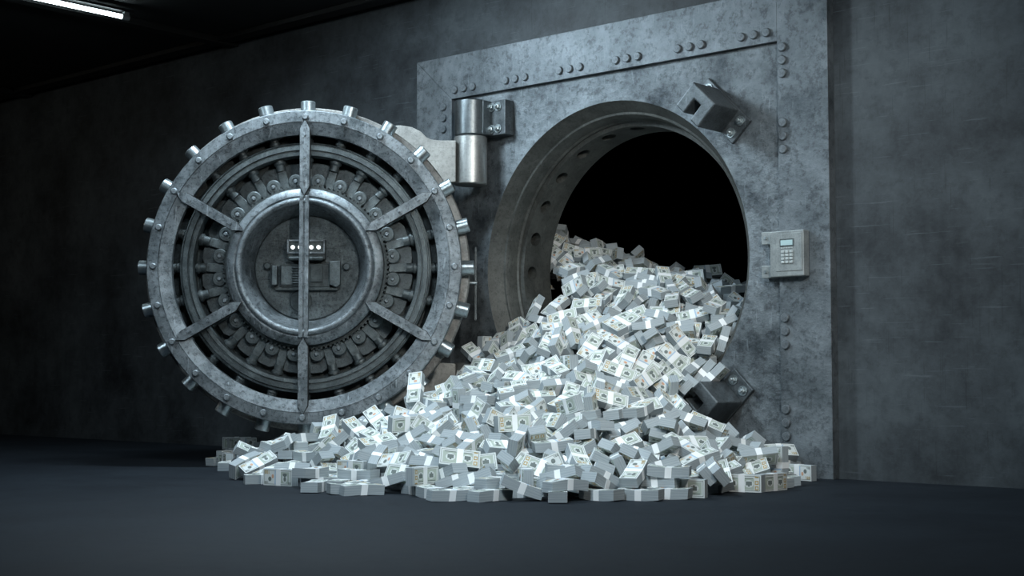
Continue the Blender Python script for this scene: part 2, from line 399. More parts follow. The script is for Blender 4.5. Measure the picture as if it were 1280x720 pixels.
# inner carrier ring with grooves
D(MB().lathe([(0.553, 0.060), (0.558, 0.046), (0.575, 0.044), (0.577, 0.052), (0.583, 0.052), (0.585, 0.040), (0.606, 0.040), (0.608, 0.050), (0.613, 0.050), (0.615, 0.046), (0.622, 0.050), (0.624, 0.115), (0.553, 0.115)], 120, O, closed=True), 'carrier_ring', 'door_mid')
# hub
D(MB().lathe([(0.338, 0.010), (0.350, 0.004), (0.372, 0.008), (0.388, 0.022), (0.390, 0.10), (0.338, 0.10)], 120, O, closed=True), 'hub_ring', 'door')
tprof = [(0.3245 + 0.0175 * math.cos(t), 0.010 - 0.022 * math.sin(t)) for t in [PI * q / 10 for q in range(11)]]
D(MB().lathe(tprof + [(0.300, 0.034), (0.266, 0.100), (0.262, 0.15), (0.342, 0.15)], 120, O, closed=True), 'hub_rim', 'door')
gr = MB().lathe([(0.391, 0.060), (0.404, 0.060), (0.404, 0.12), (0.391, 0.12)], 120, O, closed=True)
for i in range(110): gr.box((0.408, 0.09, 0), (0.005, 0.03, 0.0055), O @ ry(2 * PI * i / 110))
D(gr, 'toothed_ring', 'door_dark')
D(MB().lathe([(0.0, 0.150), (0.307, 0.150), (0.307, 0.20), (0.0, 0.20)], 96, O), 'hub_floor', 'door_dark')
D(MB().lathe([(0.0, 0.112), (0.256, 0.112), (0.263, 0.118), (0.263, 0.152), (0.0, 0.152)], 96, O), 'hub_disc', 'hub_plate')
# six spokes, pointed at both ends
for i in range(6):
    a = PI / 2 + i * PI / 3; r0, r1, hw, tp_ = 0.352, 0.728, 0.0235, 0.045
    sp = MB().prism([(r0, 0), (r0 + tp_, -hw), (r1 - tp_, -hw), (r1, 0), (r1 - tp_, hw), (r0 + tp_, hw)], -0.012, 0.030, O @ ry(a))
    e = 0.0028
    sp.prism([(r0 - e * 1.6, 0), (r0 + tp_, -hw - e), (r1 - tp_, -hw - e), (r1 + e * 1.6, 0), (r1 - tp_, hw + e), (r0 + tp_, hw + e)], -0.0015, 0.020, O @ ry(a), mi=1)
    o = sp.build('spoke', [M['door'], M['black']], dr)
    for rr in (0.42, 0.54, 0.65):
        MB().lathe([(0, -0.0165), (0.006, -0.0165), (0.008, -0.011), (0.008, -0.010)], 10, O @ ry(a) @ tr(rr, 0, 0)).build('spoke_screw', M['door'], o)
# upright bar across the hub
cbar = MB()
cbar.prism([(-0.0235, -0.35), (-0.0035, -0.35), (-0.0035, 0.35), (-0.0235, 0.35)], -0.014, 0.020, O)
cbar.prism([(0.0235, -0.35), (0.0235, 0.35), (0.0035, 0.35), (0.0035, -0.35)], -0.014, 0.020, O)
cbar.prism([(-0.004, -0.35), (0.004, -0.35), (0.004, 0.35), (-0.004, 0.35)], -0.006, 0.020, O)
D(cbar, 'centre_bar', 'door', bevel=0.0015)
# locking bolts, rivets and the linkages that drive the bolts
def place(proto, T):
    o = proto.copy(); C.objects.link(o); o.matrix_local = T; return o
protos = {}
def part(nm, mb, mat, T, parent, bevel=0.0):
    if nm not in protos:
        o = mb().build(nm, M[mat], parent, bevel=bevel); protos[nm] = o
    else:
        o = protos[nm].copy(); C.objects.link(o); o.parent = parent
    o.matrix_local = T
    return o
def bolt_mb():
    b = MB().cyl((0.66, 0, 0), (0.836, 0, 0), 0.037, 28, cham=0.004)
    b.cyl((0.785, 0, 0), (0.790, 0, 0), 0.0385, 28)
    return b
def rod_mb():
    b = MB().cyl((0.50, 0, 0), (0.67, 0, 0), 0.024, 20)
    b.lathe([(0.018, 0), (0.019, 0.010), (0.024, 0.026), (0.031, 0.034), (0.031, 0.044), (0.0, 0.044)], 24, tr(0.503, 0, 0) @ Matrix.Rotation(-PI / 2, 4, 'Z'))
    b.lathe([(0.026, 0), (0.028, 0.004), (0.028, 0.014), (0.022, 0.018)], 20, tr(0.628, 0, 0) @ Matrix.Rotation(-PI / 2, 4, 'Z'))
    return b
def lever_mb():
    b = MB(); b.prism([(0.408, -0.024), (0.492, -0.021), (0.507, -0.018), (0.507, 0.018), (0.492, 0.021), (0.430, 0.024), (0.408, 0.016)], -0.006, 0.020)
    return b
def plate_mb():
    b = MB(); b.prism([(0.400, -0.052), (0.452, -0.060), (0.520, -0.054), (0.528, -0.020), (0.528, 0.022), (0.512, 0.050), (0.455, 0.052), (0.400, 0.048)], 0.010, 0.026)
    return b
def disc_mb():
    b = MB().lathe([(0, -0.016), (0.032, -0.016), (0.037, -0.011), (0.037, 0.012), (0, 0.012)], 24)
    b.lathe([(0.019, -0.0163), (0.019, -0.020), (0.023, -0.020), (0.023, -0.0163)], 24)
    return b
def pin_mb():
    b = MB().lathe([(0, -0.030), (0.008, -0.030), (0.011, -0.026), (0.011, -0.010)], 6)
    return b
for i in range(24):
    a = 2 * PI * i / 24
    bo = part('locking_bolt', bolt_mb, 'bolt', O @ ry(a) @ tr(0, 0.095, 0), dr)
    rd = part('bolt_rod', rod_mb, 'door_mid', Matrix.Identity(4), bo)
    part('ring_rivet', lambda: MB().lathe([(0, -0.016), (0.012, -0.016), (0.0165, -0.011), (0.0175, 0.0)], 10), 'door', O @ ry(a) @ tr(0.7425, 0, 0), dr)
    part('link_lever', lever_mb, 'door_mid', O @ ry(a) @ tr(0, 0.095, 0), dr, 0.003)
    jt = random.Random(i).uniform(-0.03, 0.03)
    part('clevis_plate', plate_mb, 'door_plate', O @ ry(a + PI / 24 + jt) @ tr(0, 0.100, 0), dr, 0.003)
    ds = part('pivot_disc', disc_mb, 'door_mid', O @ ry(a + PI / 24) @ tr(0.434, 0.092, 0), dr)
    part('pivot_pin', pin_mb, 'door', Matrix.Identity(4), ds)
# time lock in the hub: a box with a slot window and four glowing white dots
tk = D(MB().box((0, 0.095, DB + 0.090), (0.094, 0.026, 0.050)), 'time_lock_box', 'door_dark', bevel=0.004)
wf = MB()
wf.box((0, 0.066, DB + 0.134), (0.094, 0.006, 0.004)); wf.box((0, 0.066, DB + 0.073), (0.094, 0.006, 0.004))
wf.box((-0.090, 0.066, DB + 0.103), (0.004, 0.006, 0.034)); wf.box((0.090, 0.066, DB + 0.103), (0.004, 0.006, 0.034))
wf.build('window_frame', M['door'], tk)
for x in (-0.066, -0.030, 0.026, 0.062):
    MB().lathe([(0, 0.060), (0.0075, 0.058), (0.0095, 0.061), (0.0095, 0.070)], 16, O @ tr(x, 0, 0.100)).build('glow_dot', M['lamp'], tk)
MB().cyl((-0.085, 0.070, DB + 0.045), (0.085, 0.070, DB + 0.045), 0.010, 12, cham=0.002).build('lower_roll', M['door_mid'], tk)
mc = D(MB().box((-0.005, 0.104, DB - 0.040), (0.125, 0.016, 0.058)), 'mechanism_case', 'door_dark', bevel=0.004)
MB().box((-0.098, 0.085, DB - 0.040), (0.028, 0.004, 0.046)).build('case_cover', M['door_mid'], mc, bevel=0.002)
gb = MB()
for i in range(7): gb.box((-0.062 + 0, 0.084, DB - 0.075 + i * 0.0125), (0.024, 0.004, 0.0035))
gb.build('louvre_plate', M['door_mid'], mc)
MB().box((0.052, 0.084, DB - 0.030), (0.030, 0.005, 0.042)).build('case_cover', M['door_dark'], mc, bevel=0.002)
MB().prism([(0.115, 0.03), (0.170, 0.035), (0.170, -0.085), (0.150, -0.10), (0.115, -0.085)], 0.070, 0.118, O).build('wedge_block', M['door_mid'], mc, bevel=0.004)
lv = D(MB().box((-0.155, 0.088, DB - 0.040), (0.012, 0.030, 0.048)), 'lock_lever', 'door_mid', bevel=0.003)
MB().box((-0.171, 0.108, DB - 0.040), (0.010, 0.012, 0.056)).build('lever_guide', M['door_dark'], lv, bevel=0.002)
D(MB().box((0, 0.098, DB - 0.106), (0.155, 0.012, 0.007)), 'cross_rail', 'door_dark', bevel=0.002)
D(MB().lathe([(0, 0.106), (0.052, 0.106), (0.056, 0.110), (0.056, 0.12)], 32, O @ tr(-0.03, 0, -0.165)), 'lower_boss', 'door_dark')
for x, z in ((-0.197, 0.010), (0.198, 0.006)):
    D(MB().lathe([(0, 0.090), (0.014, 0.090), (0.020, 0.096), (0.021, 0.12)], 8, O @ tr(x, 0, z)), 'hub_knob', 'door_mid')
# crane arms and the moving hinge barrels
HL = (HX - DC.x) * math.cos(YAW) + (HY - DC.y) * math.sin(YAW)
HLy = -(HX - DC.x) * math.sin(YAW) + (HY - DC.y) * math.cos(YAW)
for s in (1, -1):
    P = [(0.20, 0.45), (0.22, 0.70), (0.30, 0.765), (0.44, 0.775), (0.50, 0.765), (0.545, 0.742), (0.575, 0.712), (0.60, 0.700), (0.645, 0.695), (HL - 0.075, 0.695), (HL - 0.075, 0.475), (0.50, 0.46)]
    P = [(x, z * s) for x, z in P]
    D(MB().prism(P, 0.418, 0.478, O), 'hinge_arm', 'arm', bevel=0.004)
    z0, z1 = sorted(((1.456 - DC.z) * s, (1.713 - DC.z) * s))
    D(MB().cyl((HL, HLy, DB + z0), (HL, HLy, DB + z1), 0.088, 44, cham=0.006), 'moving_hinge_barrel', 'barrel_pale')
# small shiny locating pins and a latch rail on the rear flange
for a in (PI * 0.0 - 0.07, PI * 1.24, PI * 0.62):
    D(MB().cyl((0.77, 0.375, 0), (0.845, 0.375, 0), 0.010, 12, cham=0.002, T=O @ ry(a)), 'locating_pin', 'bolt')
D(MB().box((0.835, 0.40, DB - 0.06), (0.006, 0.02, 0.19)), 'latch_rail', 'door_mid', bevel=0.002)

# ---------------------------------------------------------------- banknote bundles
PL, PW, PT = 0.156, 0.067, 0.038
def pack_mb(bend, skew=0.0, lite=False):
    b = MB(); n = 8
    def Z(x, z): return z + bend * ((x / 0.078) ** 2 - 0.35)
    def P(x, y, z): return (x + skew * z, y, Z(x, z))
    xs = [-PL / 2 + PL * i / n for i in range(n + 1)]
    vs = []
    for x in xs:
        for y, z in ((-PW / 2, -PT / 2), (PW / 2, -PT / 2), (PW / 2, PT / 2), (-PW / 2, PT / 2)): vs.append(P(x, y, z))
    side = []; face = []
    for i in range(n):
        o = i * 4; q = o + 4
        side += [(o, q, q + 3, o + 3), (o + 1, o + 2, q + 2, q + 1)]
        face += [(o + 3, q + 3, q + 2, o + 2), (o, o + 1, q + 1, q)]
    side += [(0, 3, 2, 1), (n * 4, n * 4 + 1, n * 4 + 2, n * 4 + 3)]
    b.add(vs, side, False, 0); b.add(vs, face, False, 1)
    def quad(x0, x1, y0, y1, mi, top, e=1, seg=1):
        h = (PT / 2 + 0.0003 * e) * (1 if top else -1)
        for k in range(seg):
            a = x0 + (x1 - x0) * k / seg; c = x0 + (x1 - x0) * (k + 1) / seg
            b.add([P(a, y0, h), P(c, y0, h), P(c, y1, h), P(a, y1, h)], [(0, 1, 2, 3) if top else (3, 2, 1, 0)], False, mi)
    def oval(cx, cy, rx, ry_, mi, top, e=1, m=12):
        h = (PT / 2 + 0.0003 * e) * (1 if top else -1)
        vs = [P(cx + rx * math.cos(2 * PI * k / m), cy + ry_ * math.sin(2 * PI * k / m), h) for k in range(m)]
        b.add(vs, [tuple(range(m)) if top else tuple(range(m - 1, -1, -1))], False, mi)
    def frame(x0, x1, y0, y1, t, mi, top, e=1):
        quad(x0, x1, y0, y0 + t, mi, top, e, 6); quad(x0, x1, y1 - t, y1, mi, top, e, 6)
        quad(x0, x0 + t, y0, y1, mi, top, e); quad(x1 - t, x1, y0, y1, mi, top, e)
    def hundred(cx, cy, h, w, t, mi, top, vert, e=3):
        """the number 100; vert: reads along y, with the digits' height along x"""
        def q(u0, u1, v0, v1):
            if vert: quad(cx - v1, cx - v0, cy + u0, cy + u1, mi, top, e)
            else: quad(cx + u0, cx + u1, cy + v0, cy + v1, mi, top, e)
        q(-w * 1.75, -w * 1.75 + t, -h / 2, h / 2); q(-w * 1.75 - t * .8, -w * 1.75, h / 2 - t * 1.4, h / 2 - t * .4)
        for c in (-w * 0.25, w * 1.15):
            q(c - w / 2, c - w / 2 + t, -h / 2, h / 2); q(c + w / 2 - t, c + w / 2, -h / 2, h / 2)
            q(c - w / 2 + t, c + w / 2 - t, -h / 2, -h / 2 + t); q(c - w / 2 + t, c + w / 2 - t, h / 2 - t, h / 2)
    hx_, hy_ = PL / 2 - 0.005, PW / 2 - 0.005
    # front of the note
    frame(-hx_, hx_, -hy_, hy_, 0.0016, 3, True)
    quad(-0.061, -0.014, -0.023, 0.023, 2, True, 1, 3)
    oval(-0.037, 0.001, 0.0150, 0.0215, 1, True, 2); oval(-0.037, 0.0055, 0.0075, 0.0105, 3, True, 3); oval(-0.037, -0.0115, 0.0120, 0.0075, 3, True, 3)
    quad(0.0145, 0.0195, -hy_, hy_, 6, True, 2)
    oval(0.030, -0.004, 0.0060, 0.0085, 5, True, 2); oval(0.045, 0.007, 0.0085, 0.0095, 3, True, 2)
    hundred(0.060, -0.020, 0.012, 0.0065, 0.0022, 4, True, False)
    hundred(-0.064, 0.021, 0.008, 0.0048, 0.0017, 3, True, False); hundred(0.063, 0.021, 0.008, 0.0048, 0.0017, 3, True, False)
    # back of the note
    frame(-hx_, hx_, -hy_, hy_, 0.0018, 3, False)
    quad(-0.066, 0.050, -0.022, 0.024, 2, False, 1, 4)
    for cx in (-0.036, 0.030):
        oval(cx, 0.001, 0.0190, 0.0150, 1, False, 2); quad(cx - 0.012, cx + 0.012, -0.008, 0.007, 3, False, 3); quad(cx - 0.004, cx + 0.004, 0.007, 0.012, 3, False, 3)
    quad(-0.060, -0.016, -0.021, -0.018, 3, False, 2, 3); quad(0.014, 0.046, -0.021, -0.018, 3, False, 2, 3)
    hundred(0.061, 0.0, 0.015, 0.0150, 0.0036, 4, False, True)
    return b
def band_mb(bend, skew=0.0):
    b = MB(); e = 0.0009; hw = 0.0125
    def P(x, y, z): return (x + skew * z, y, z + bend * ((x / 0.078) ** 2 - 0.35))
    prof = [(-PW / 2 - e, -PT / 2 - e), (PW / 2 + e, -PT / 2 - e), (PW / 2 + e, PT / 2 + e), (-PW / 2 - e, PT / 2 + e)]
    vs = [P(x, y, z) for x in (-hw, 0, hw) for y, z in prof] + [P(x, y * 0.96, z * 0.96) for x in (-hw, hw) for y, z in prof]
    fs = []
    for k in range(2):
        for i in range(4): j = (i + 1) % 4; fs.append((k * 4 + i, k * 4 + j, k * 4 + 4 + j, k * 4 + 4 + i))
    for i in range(4):
        j = (i + 1) % 4; fs.append((i, 12 + i, 12 + j, j)); fs.append((8 + i, 8 + j, 16 + j, 16 + i))
    b.add(vs, fs, False, 0)
    return b
VAR = [(0.0, 0.0), (0.005, 0.0), (-0.005, 0.0), (0.002, 0.12), (-0.008, -0.05), (0.0035, -0.1)]
BM = [M['bill_edge'], M['bill_paper'], M['bill_tint'], M['bill_ink'], M['bill_gold'], M['bill_red'], M['bill_blue']]
TOP = [[512,-1639,130,490,-769,-304,273],[1150,-1375,87,566,160,-114,799],[463,-1794,72,534,534,-462,-462],[1299,-865,34,701,-701,-84,84],[1043,-1644,58,593,0,0,-804],[829,-1810,20,0,754,656,0],[398,-1201,254,388,434,-579,-569],[-291,-1854,34,49,-49,705,-705],[1115,-1525,20,0,7,-999,0],[473,-86,602,71,-514,298,-800],[1241,-1280,96,1,971,233,-8],[297,-1945,20,0,852,521,0],[-425,-951,389,436,404,-321,736],[911,-1732,47,901,-74,173,388],[592,-799,345,287,331,-835,-332],[715,-1901,20,856,0,0,515],[491,-188,526,55,-454,344,-819],[-615,-1715,62,589,32,310,-744],[1156,-526,114,325,196,-354,-854],[1222,-1431,20,145,0,0,-988],[1144,-945,122,490,99,172,-848],[659,-107,440,144,378,-60,-912],[-160,-1274,243,634,-489,-392,451],[731,-1341,178,890,61,-19,449],[378,-450,462,289,178,-859,-381],[86,-1770,58,108,0,0,-993],[620,-1415,198,215,520,586,581],[1352,-745,34,523,-523,-475,475],[207,-168,692,67,-577,749,315],[203,-1676,108,55,46,408,-909],[489,-940,322,187,30,635,747],[504,-418,431,630,-214,531,-523],[1270,-1214,34,102,102,-699,-699],[-12,-298,656,65,856,-47,-509],[988,-989,160,184,-81,976,-64],[150,-375,575,701,20,457,-546],[669,-1719,58,942,-146,-223,197],[-133,-1832,58,627,0,0,778],[870,-1354,130,23,925,-282,-248],[1194,-1292,59,1,988,150,-8],[731,-778,303,56,-650,-752,-83],[956,-1555,77,974,-166,-133,56],[1066,-1472,51,151,705,-675,148],[1154,-196,35,706,706,-30,-30],[-29,-392,611,245,517,364,734],[877,-624,261,921,-262,106,264],[-709,-1718,61,616,-301,-509,518],[1266,-1315,20,169,0,0,-985],[1037,-906,167,967,108,223,20],[797,-1489,94,257,97,-830,-483],[862,-801,259,122,852,439,255],[305,-1811,43,162,139,-43,-975],[98,-562,478,198,117,-192,953],[685,-1533,103,368,729,-572,67],[1196,-427,79,441,552,441,-552],[330,217,741,867,383,10,315],[1304,-1055,87,253,-303,-851,343],[780,-1723,58,0,667,-743,0],[329,-145,687,78,959,237,123],[213,-693,397,331,775,480,240],[543,149,688,151,854,399,293],[-244,105,809,373,-895,-234,47],[-416,-1318,200,296,0,-944,-140],[505,-1687,79,112,-142,16,982],[-654,-1278,201,226,-459,-813,-274],[512,-1086,257,467,-862,160,-107],[559,-1,596,183,-546,-814,-57],[532,-288,416,601,-73,488,-627],[-167,-1433,162,72,595,-767,-222],[558,-1428,164,843,182,144,483],[348,-346,518,749,28,465,-469],[875,-1082,171,12,-488,804,338],[901,-527,241,252,188,-932,-176],[-430,-1187,246,190,212,-335,897],[405,-1465,160,484,585,-320,-565],[-416,216,919,694,692,-171,89],[47,288,878,984,128,92,-73],[48,-1966,20,881,0,0,-471],[581,93,608,578,-478,659,15],[642,-1336,185,871,-50,-360,-329],[-401,-317,557,75,-436,863,240],[388,-1668,106,16,-203,954,-217],[764,-1169,215,533,-77,-3,842],[-457,-452,495,505,-861,37,-3],[922,-815,231,810,-178,-112,-546],[427,264,787,781,-62,201,-586],[1145,-570,58,395,-859,-323,-13],[-698,-254,554,917,241,307,-62],[-650,-1547,157,849,191,-10,-490],[385,-281,491,505,488,-26,710],[-156,-937,316,596,-368,569,428],[128,-1135,272,427,320,483,-693],[75,-1661,105,505,-183,-630,559],[1003,-1190,129,772,-302,-73,-553],[739,-1072,242,981,-39,-80,-167],[1035,-1424,74,142,791,574,-152],[101,-1344,212,877,252,-273,302],[-279,-49,740,24,274,-795,-538],[-377,476,1004,961,88,258,33],[265,-266,577,26,-263,214,-939],[290,-956,287,392,692,303,523],[-17,-1706,73,8,-8,706,-706],[173,-1423,167,74,-63,-927,360],[1247,-936,65,231,-858,415,190],[-456,106,806,741,326,-174,558],[-379,-1575,71,3,-949,83,-302],[-65,-628,430,953,275,108,55],[922,-1193,151,90,647,706,-271],[-81,-408,596,468,328,45,818],[657,-1203,210,923,128,-273,236],[264,312,848,16,325,903,278],[-589,547,1118,356,-144,395,-833],[-558,383,1029,662,-48,190,-722],[832,-1615,72,247,-247,-662,662],[559,-125,475,598,410,-156,-670],[223,98,742,147,983,-46,-88],[166,-918,326,255,-135,910,-294],[-10,453,963,320,-342,-879,-80],[309,-588,424,261,-804,-457,274],[-31,-949,339,37,-3,-60,-996],[256,-570,459,223,112,952,-174],[585,-174,391,522,-18,408,747],[-247,261,866,760,32,242,-600],[-214,-419,523,369,66,906,192],[212,-978,307,846,105,105,510],[42,-170,684,223,363,-346,-835],[-47,-1342,181,191,309,-138,-920],[-289,352,935,875,275,241,314],[580,-898,296,662,236,-710,17],[229,711,902,18,-536,839,72],[556,-1707,51,404,147,-41,-901],[558,-559,362,357,665,-589,-286],[374,-827,337,654,89,217,-717],[-63,143,809,4,-239,-347,906],[676,-669,306,464,-66,397,-788],[579,-972,279,46,-981,-168,-75],[-376,-791,377,222,-221,703,636],[670,-861,291,841,78,7,-533],[439,-548,388,26,390,-789,472],[-242,-591,453,10,543,731,410],[1263,-1068,77,215,-392,-814,368],[591,-330,367,411,-697,-110,-576],[624,-433,330,300,-235,-891,243],[1039,-1682,20,425,0,0,904],[-100,-74,723,683,383,121,609],[226,-422,498,682,267,308,-606],[191,242,832,495,102,-126,853],[198,-803,351,180,-902,-387,37],[1019,-1297,117,246,-334,-771,481],[123,-673,420,272,29,115,-954],[-473,493,1061,631,305,-150,-696],[135,-513,510,693,-660,188,-215],[352,-1214,253,265,-520,467,-663],[284,-1389,189,10,144,-936,317],[-59,-1512,141,932,-104,-177,294],[673,-393,311,360,-14,-473,803],[-427,-1839,20,873,0,0,486],[-213,1165,1041,368,-208,517,-743],[71,-876,373,922,100,51,-368],[860,-820,192,100,466,860,-177],[-473,-1545,100,14,13,999,7],[580,-79,452,18,-808,-389,-441],[-2076,-673,72,601,601,371,371],[-384,-1710,48,302,911,257,103],[1038,-164,114,812,336,182,438],[1099,-1137,99,257,161,-90,-948],[-308,247,900,107,-185,-289,932],[294,-1726,65,516,-851,-50,65],[143,-136,709,569,50,267,-775],[982,-1122,140,266,958,-1,-101],[440,-682,403,66,468,657,585],[-225,527,996,98,215,-932,-271],[274,-1307,193,204,-448,-466,-734],[-554,-163,595,570,-586,504,274],[1053,-690,133,587,279,199,-732],[641,-1132,231,238,-266,904,231],[220,-1945,20,0,854,519,0],[529,-1562,106,169,333,-738,-560],[783,-1261,152,114,-845,-497,-155],[295,-1408,140,28,687,-599,408],[362,-102,605,169,706,643,241],[601,-1867,20,990,0,0,-133],[924,-1289,135,199,884,-407,-107],[-750,-1371,164,39,766,638,49],[777,-1445,98,673,655,22,339],[-910,-1523,93,83,-859,-397,308],[-212,-185,677,425,-173,274,-844],[841,-984,189,835,85,-453,-297],[-678,497,1093,691,-63,433,-573],[-8,-507,483,457,34,415,-784],[-376,-575,453,3,-987,73,139],[995,-1365,94,41,369,905,-204],[-558,-1379,130,782,-486,-381,-72],[591,-249,377,299,-861,297,-281],[18,177,814,602,-109,-364,701],[-478,-1410,144,404,317,120,-848],[71,-784,394,99,-918,377,52],[-53,-1631,106,952,-162,-48,-251],[-641,154,807,632,91,-474,605],[949,-267,152,118,236,881,-391],[-603,-42,691,102,-446,-819,-343],[1007,-790,168,227,508,-765,-321],[183,195,763,386,-897,-208,41],[-61,-1221,214,768,522,366,44],[-382,797,1054,177,639,740,-105],[-599,-213,552,265,-610,-338,665],[-304,-735,432,34,283,938,192],[-319,-1476,87,212,663,-679,228],[-717,-1422,129,976,-2,-58,-203],[-755,428,1091,709,434,-149,534],[-319,-943,321,20,980,-177,-75],[915,-1479,98,412,-10,5,-910],[345,-138,636,820,182,-232,-488],[442,-1792,20,0,-988,150,0],[347,74,652,921,-295,-151,202],[-361,173,869,281,-904,209,-242],[964,-1583,43,575,-12,-165,-800],[1023,-471,159,787,-139,5,599],[-374,-213,599,911,-365,6,-189],[-472,294,961,280,-345,880,-163],[-225,-1191,256,325,-380,328,-800],[-542,731,1118,611,-739,150,-235],[-619,-1528,100,511,-23,16,858],[1186,-852,68,474,38,179,-860],[-114,245,849,239,-602,-723,-237],[-424,-31,726,977,-184,93,42],[774,-951,225,306,-493,761,-286],[-278,-1327,169,967,174,175,49],[272,-1255,208,519,814,-240,-92],[140,597,897,195,-618,-509,565],[796,-994,193,554,310,-340,-692],[-219,-1036,256,385,780,346,349],[-320,-1386,114,846,467,206,-146],[925,-690,202,886,-332,272,-172],[-250,-793,376,303,590,722,191],[-471,-178,598,99,632,-274,-717],[-1441,-1261,34,693,-693,138,-138],[181,-187,639,500,35,320,-803],[1136,-790,81,770,-291,-514,239],[332,98,679,142,-229,914,-299],[498,-1349,173,156,677,-702,152],[282,-127,612,709,-452,181,-509],[-237,-1304,205,926,-1,183,-327],[-164,-680,390,26,-671,-728,129],[99,368,882,534,750,-100,-374],[-832,-1451,125,562,95,128,810],[-747,-1211,196,681,-421,-316,507],[-91,829,985,117,-35,696,-706],[129,420,890,22,-377,-883,-275],[24,484,914,332,-739,-547,-206],[270,359,831,273,-939,198,-54],[-285,-1547,42,181,551,-799,-148],[-811,523,1185,402,-542,-736,23],[-786,-88,579,11,706,-11,706],[-358,-161,646,907,404,-109,-25],[57,305,817,329,544,592,493],[1066,-794,123,94,321,610,-717],[-539,940,1132,845,254,-305,-354],[-107,373,901,18,-288,915,-278],[310,-723,356,825,6,344,-445],[550,303,744,607,-383,-271,640],[-208,-1074,223,316,830,200,412],[454,281,740,104,-569,-812,-66],[12,-1228,221,749,467,-60,464],[52,92,742,29,-359,801,476],[-705,803,1185,316,-519,-608,510],[216,-202,576,188,336,-314,-867],[-722,595,1143,290,288,-855,-318],[627,-1396,126,451,726,421,301],[-41,111,748,475,-162,-86,-860],[-98,466,943,42,256,-918,298],[491,-216,445,864,188,442,141],[-267,-1044,260,406,-216,825,-324],[348,637,812,97,-352,231,-901],[48,-1370,131,569,149,403,700],[5,616,952,792,-597,20,118],[-1224,-1422,20,375,0,0,926],[935,-539,166,731,-206,116,638],[-301,-995,264,783,501,365,35],[856,-269,188,57,-474,-767,426],[1062,-482,111,837,-250,-165,-456],[-1568,-1189,20,0,711,-701,0],[-122,-1793,20,0,453,-890,0],[-541,539,1063,722,208,453,478],[351,-1034,260,672,296,-138,-663],[-205,-870,351,520,129,65,-841],[200,-356,516,522,200,344,-753],[-662,-137,619,667,153,-249,684],[502,-1210,211,684,34,-374,624],[1231,-1085,20,617,0,0,-785],[606,-610,323,208,701,657,180],[-46,-316,603,774,285,175,-536],[-115,433,918,943,-301,4,138],[468,-346,442,667,-19,493,-557],[230,560,852,220,403,297,836],[801,-1370,103,573,767,279,-59],[396,-629,375,174,-925,-242,232],[-490,-89,652,104,-321,765,546],[-896,852,1209,142,-52,-351,-923],[-98,-398,511,150,-45,919,-360]]
